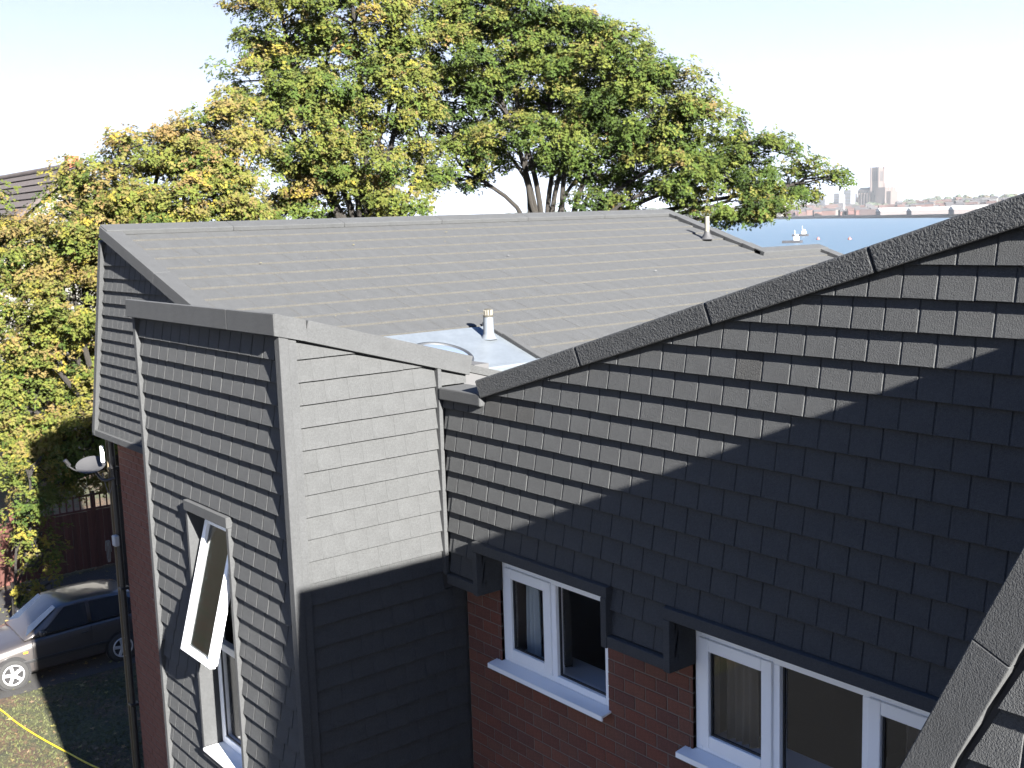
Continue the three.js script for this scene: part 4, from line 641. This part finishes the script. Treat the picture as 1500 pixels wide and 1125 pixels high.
{
  const brick = [[0.055, 0.022, 0.018], [0.062, 0.03, 0.024], [0.075, 0.052, 0.042], [0.045, 0.02, 0.017], [0.11, 0.10, 0.09]].map(c => std(lin(...c))), slate = [[0.022, 0.02, 0.022], [0.04, 0.02, 0.017], [0.03, 0.028, 0.03]].map(c => std(lin(...c)));
  const geos = [[14, 8], [20, 7], [11, 10], [26, 8]].map(([w, h]) => [new THREE.BoxGeometry(w, h, 9).translate(0, h / 2, 0), prismX([[-5, 0], [5, 0], [0, 4]], -w / 2 - 0.4, w / 2 + 0.4).translate(0, h - H, 0)]);
  for (let i = 0; i < 120; i++) {
    const a = 26.5 + (i % 40) * 0.34 + rr(-0.12, 0.12), row = Math.floor(i / 40), b = [120, 330, 620][row] + rr(-60, 60), g = geos[i % 4];
    if (a > 32.9 && a < 34.4 && row > 1) continue;
    const bi = Math.floor(rnd() * 5), si = Math.floor(rnd() * 3);
    const t = thing('terraced_house', `${['red brick', 'orange brick', 'buff brick', 'dark brick', 'pale rendered'][bi]} terraced house with ${['dark slate', 'red tiled', 'grey'][si]} roof on the far shore`, 'house', farAt(a, b, landY(a, b) - 0.5), 'houses on the far shore'); t.rotation.y = a * Math.PI / 180 + rr(-0.5, 0.5);
    for (const [n, gg, m] of [['wall', g[0], brick[bi]], ['roof', g[1], slate[si]]]) { const q = shade(new THREE.Mesh(gg, m)); q.name = n; t.add(q); }
  }
  for (const [a, len, b, h, k] of [[29.2, 62, 40, 9.5, 'third'], [31.0, 70, 42, 9, 'second'], [32.6, 62, 44, 9.5, 'first'], [27.2, 60, 44, 9, 'fourth']]) {
    const t = thing('dock_shed', `long low white dock shed, ${k} along the quay from the dark red warehouse`, 'warehouse', farAt(a, b, -11.4), 'white sheds along the far quay'); t.rotation.y = (a + 16) * Math.PI / 180;
    for (const [n, g, m] of [['wall', new THREE.BoxGeometry(len, h * 0.6, 26).translate(0, h * 0.3, 0), std(lin(0.07, 0.06, 0.06))], ['roof', prismX([[-13.5, 0], [13.5, 0], [0, h * 0.5]], -len / 2 - 0.5, len / 2 + 0.5).translate(0, h * 0.6 - H, 0), std(lin(0.24, 0.235, 0.23))]]) { const q = shade(new THREE.Mesh(g, m)); q.name = n; t.add(q); }
  }
  { const t = solo('dock_building', 'dark red square warehouse between the white dock sheds', 'warehouse', new THREE.BoxGeometry(34, 9, 20).translate(0, 4.5, 0), std(lin(0.03, 0.018, 0.018)), farAt(33.9, 30, -11.4)); t.rotation.y = 0.6; }
  for (const [a, w, h, d, k] of [[35.4, 14, 34, 14, 'slim tall'], [36.1, 20, 24, 14, 'broad mid-height'], [36.9, 16, 30, 16, 'tall square'], [38.0, 24, 22, 16, 'widest and lowest'], [34.9, 18, 40, 14, 'tallest'], [39.2, 18, 26, 18, 'mid-height square']]) {
    const t = thing('office_block', `${k} pale office block in the hazy city beside the cathedral`, 'building', farAt(a, 700, 0), 'pale blocks in the far city'); const m = shade(new THREE.Mesh(new THREE.BoxGeometry(w, h, d).translate(0, h / 2, 0), std(lin(0.12, 0.12, 0.125)))); m.name = 'wall'; t.add(m);
    for (let k = 0; k < 5; k++) { const q = shade(new THREE.Mesh(new THREE.BoxGeometry(w + 0.4, 1.6, d + 0.4).translate(0, h * (k + 0.6) / 5.4, 0), std(lin(0.12, 0.13, 0.15), { roughness: 0.3 }))); q.name = 'window_band'; t.add(q); }
  }
  solo('tall_chimney', 'slim white chimney standing among the far dock buildings', 'chimney', new THREE.CylinderGeometry(1.6, 2.4, 32, 12).translate(0, 16, 0), std(lin(0.25, 0.25, 0.26)), farAt(35.15, 200, -8));
  const ico = new THREE.IcosahedronGeometry(1, 2), ip = ico.attributes.position; for (let i = 0; i < ip.count; i++) { const x = ip.getX(i), y = ip.getY(i), z = ip.getZ(i), f = 0.75 + 0.45 * n16(x * 3 + 8, y * 3 + z * 2 + 8); ip.setXYZ(i, x * f, y * f, z * f); } ico.computeVertexNormals();
  const ms = [], cs = []; for (let i = 0; i < 650; i++) { const a = rr(25, 52), b = rr(150, 1500), s = rr(3.5, 7.5), p = farAt(a, b, landY(a, b) + s * 0.5); tmpQ.setFromEuler(tmpE.set(0, rr(0, 6.28), 0)); ms.push(new THREE.Matrix4().compose(p, tmpQ, V3(s * rr(1, 1.6), s, s))); const k = rr(0.7, 1.2); cs.push(rnd() < 0.8 ? lin(0.022 * k, 0.030 * k, 0.013 * k) : lin(0.045 * k, 0.035 * k, 0.014 * k)); }
  const fw = scatter('far_wood', ico, std(lin(1, 1, 1)), ms, scene, cs); fw.userData.label = 'hazy belt of trees along the far skyline'; fw.userData.category = 'woodland';
}
scene.fog = new THREE.FogExp2(0xe6edf5, 0.00005);
renderer.render(scene, camera);
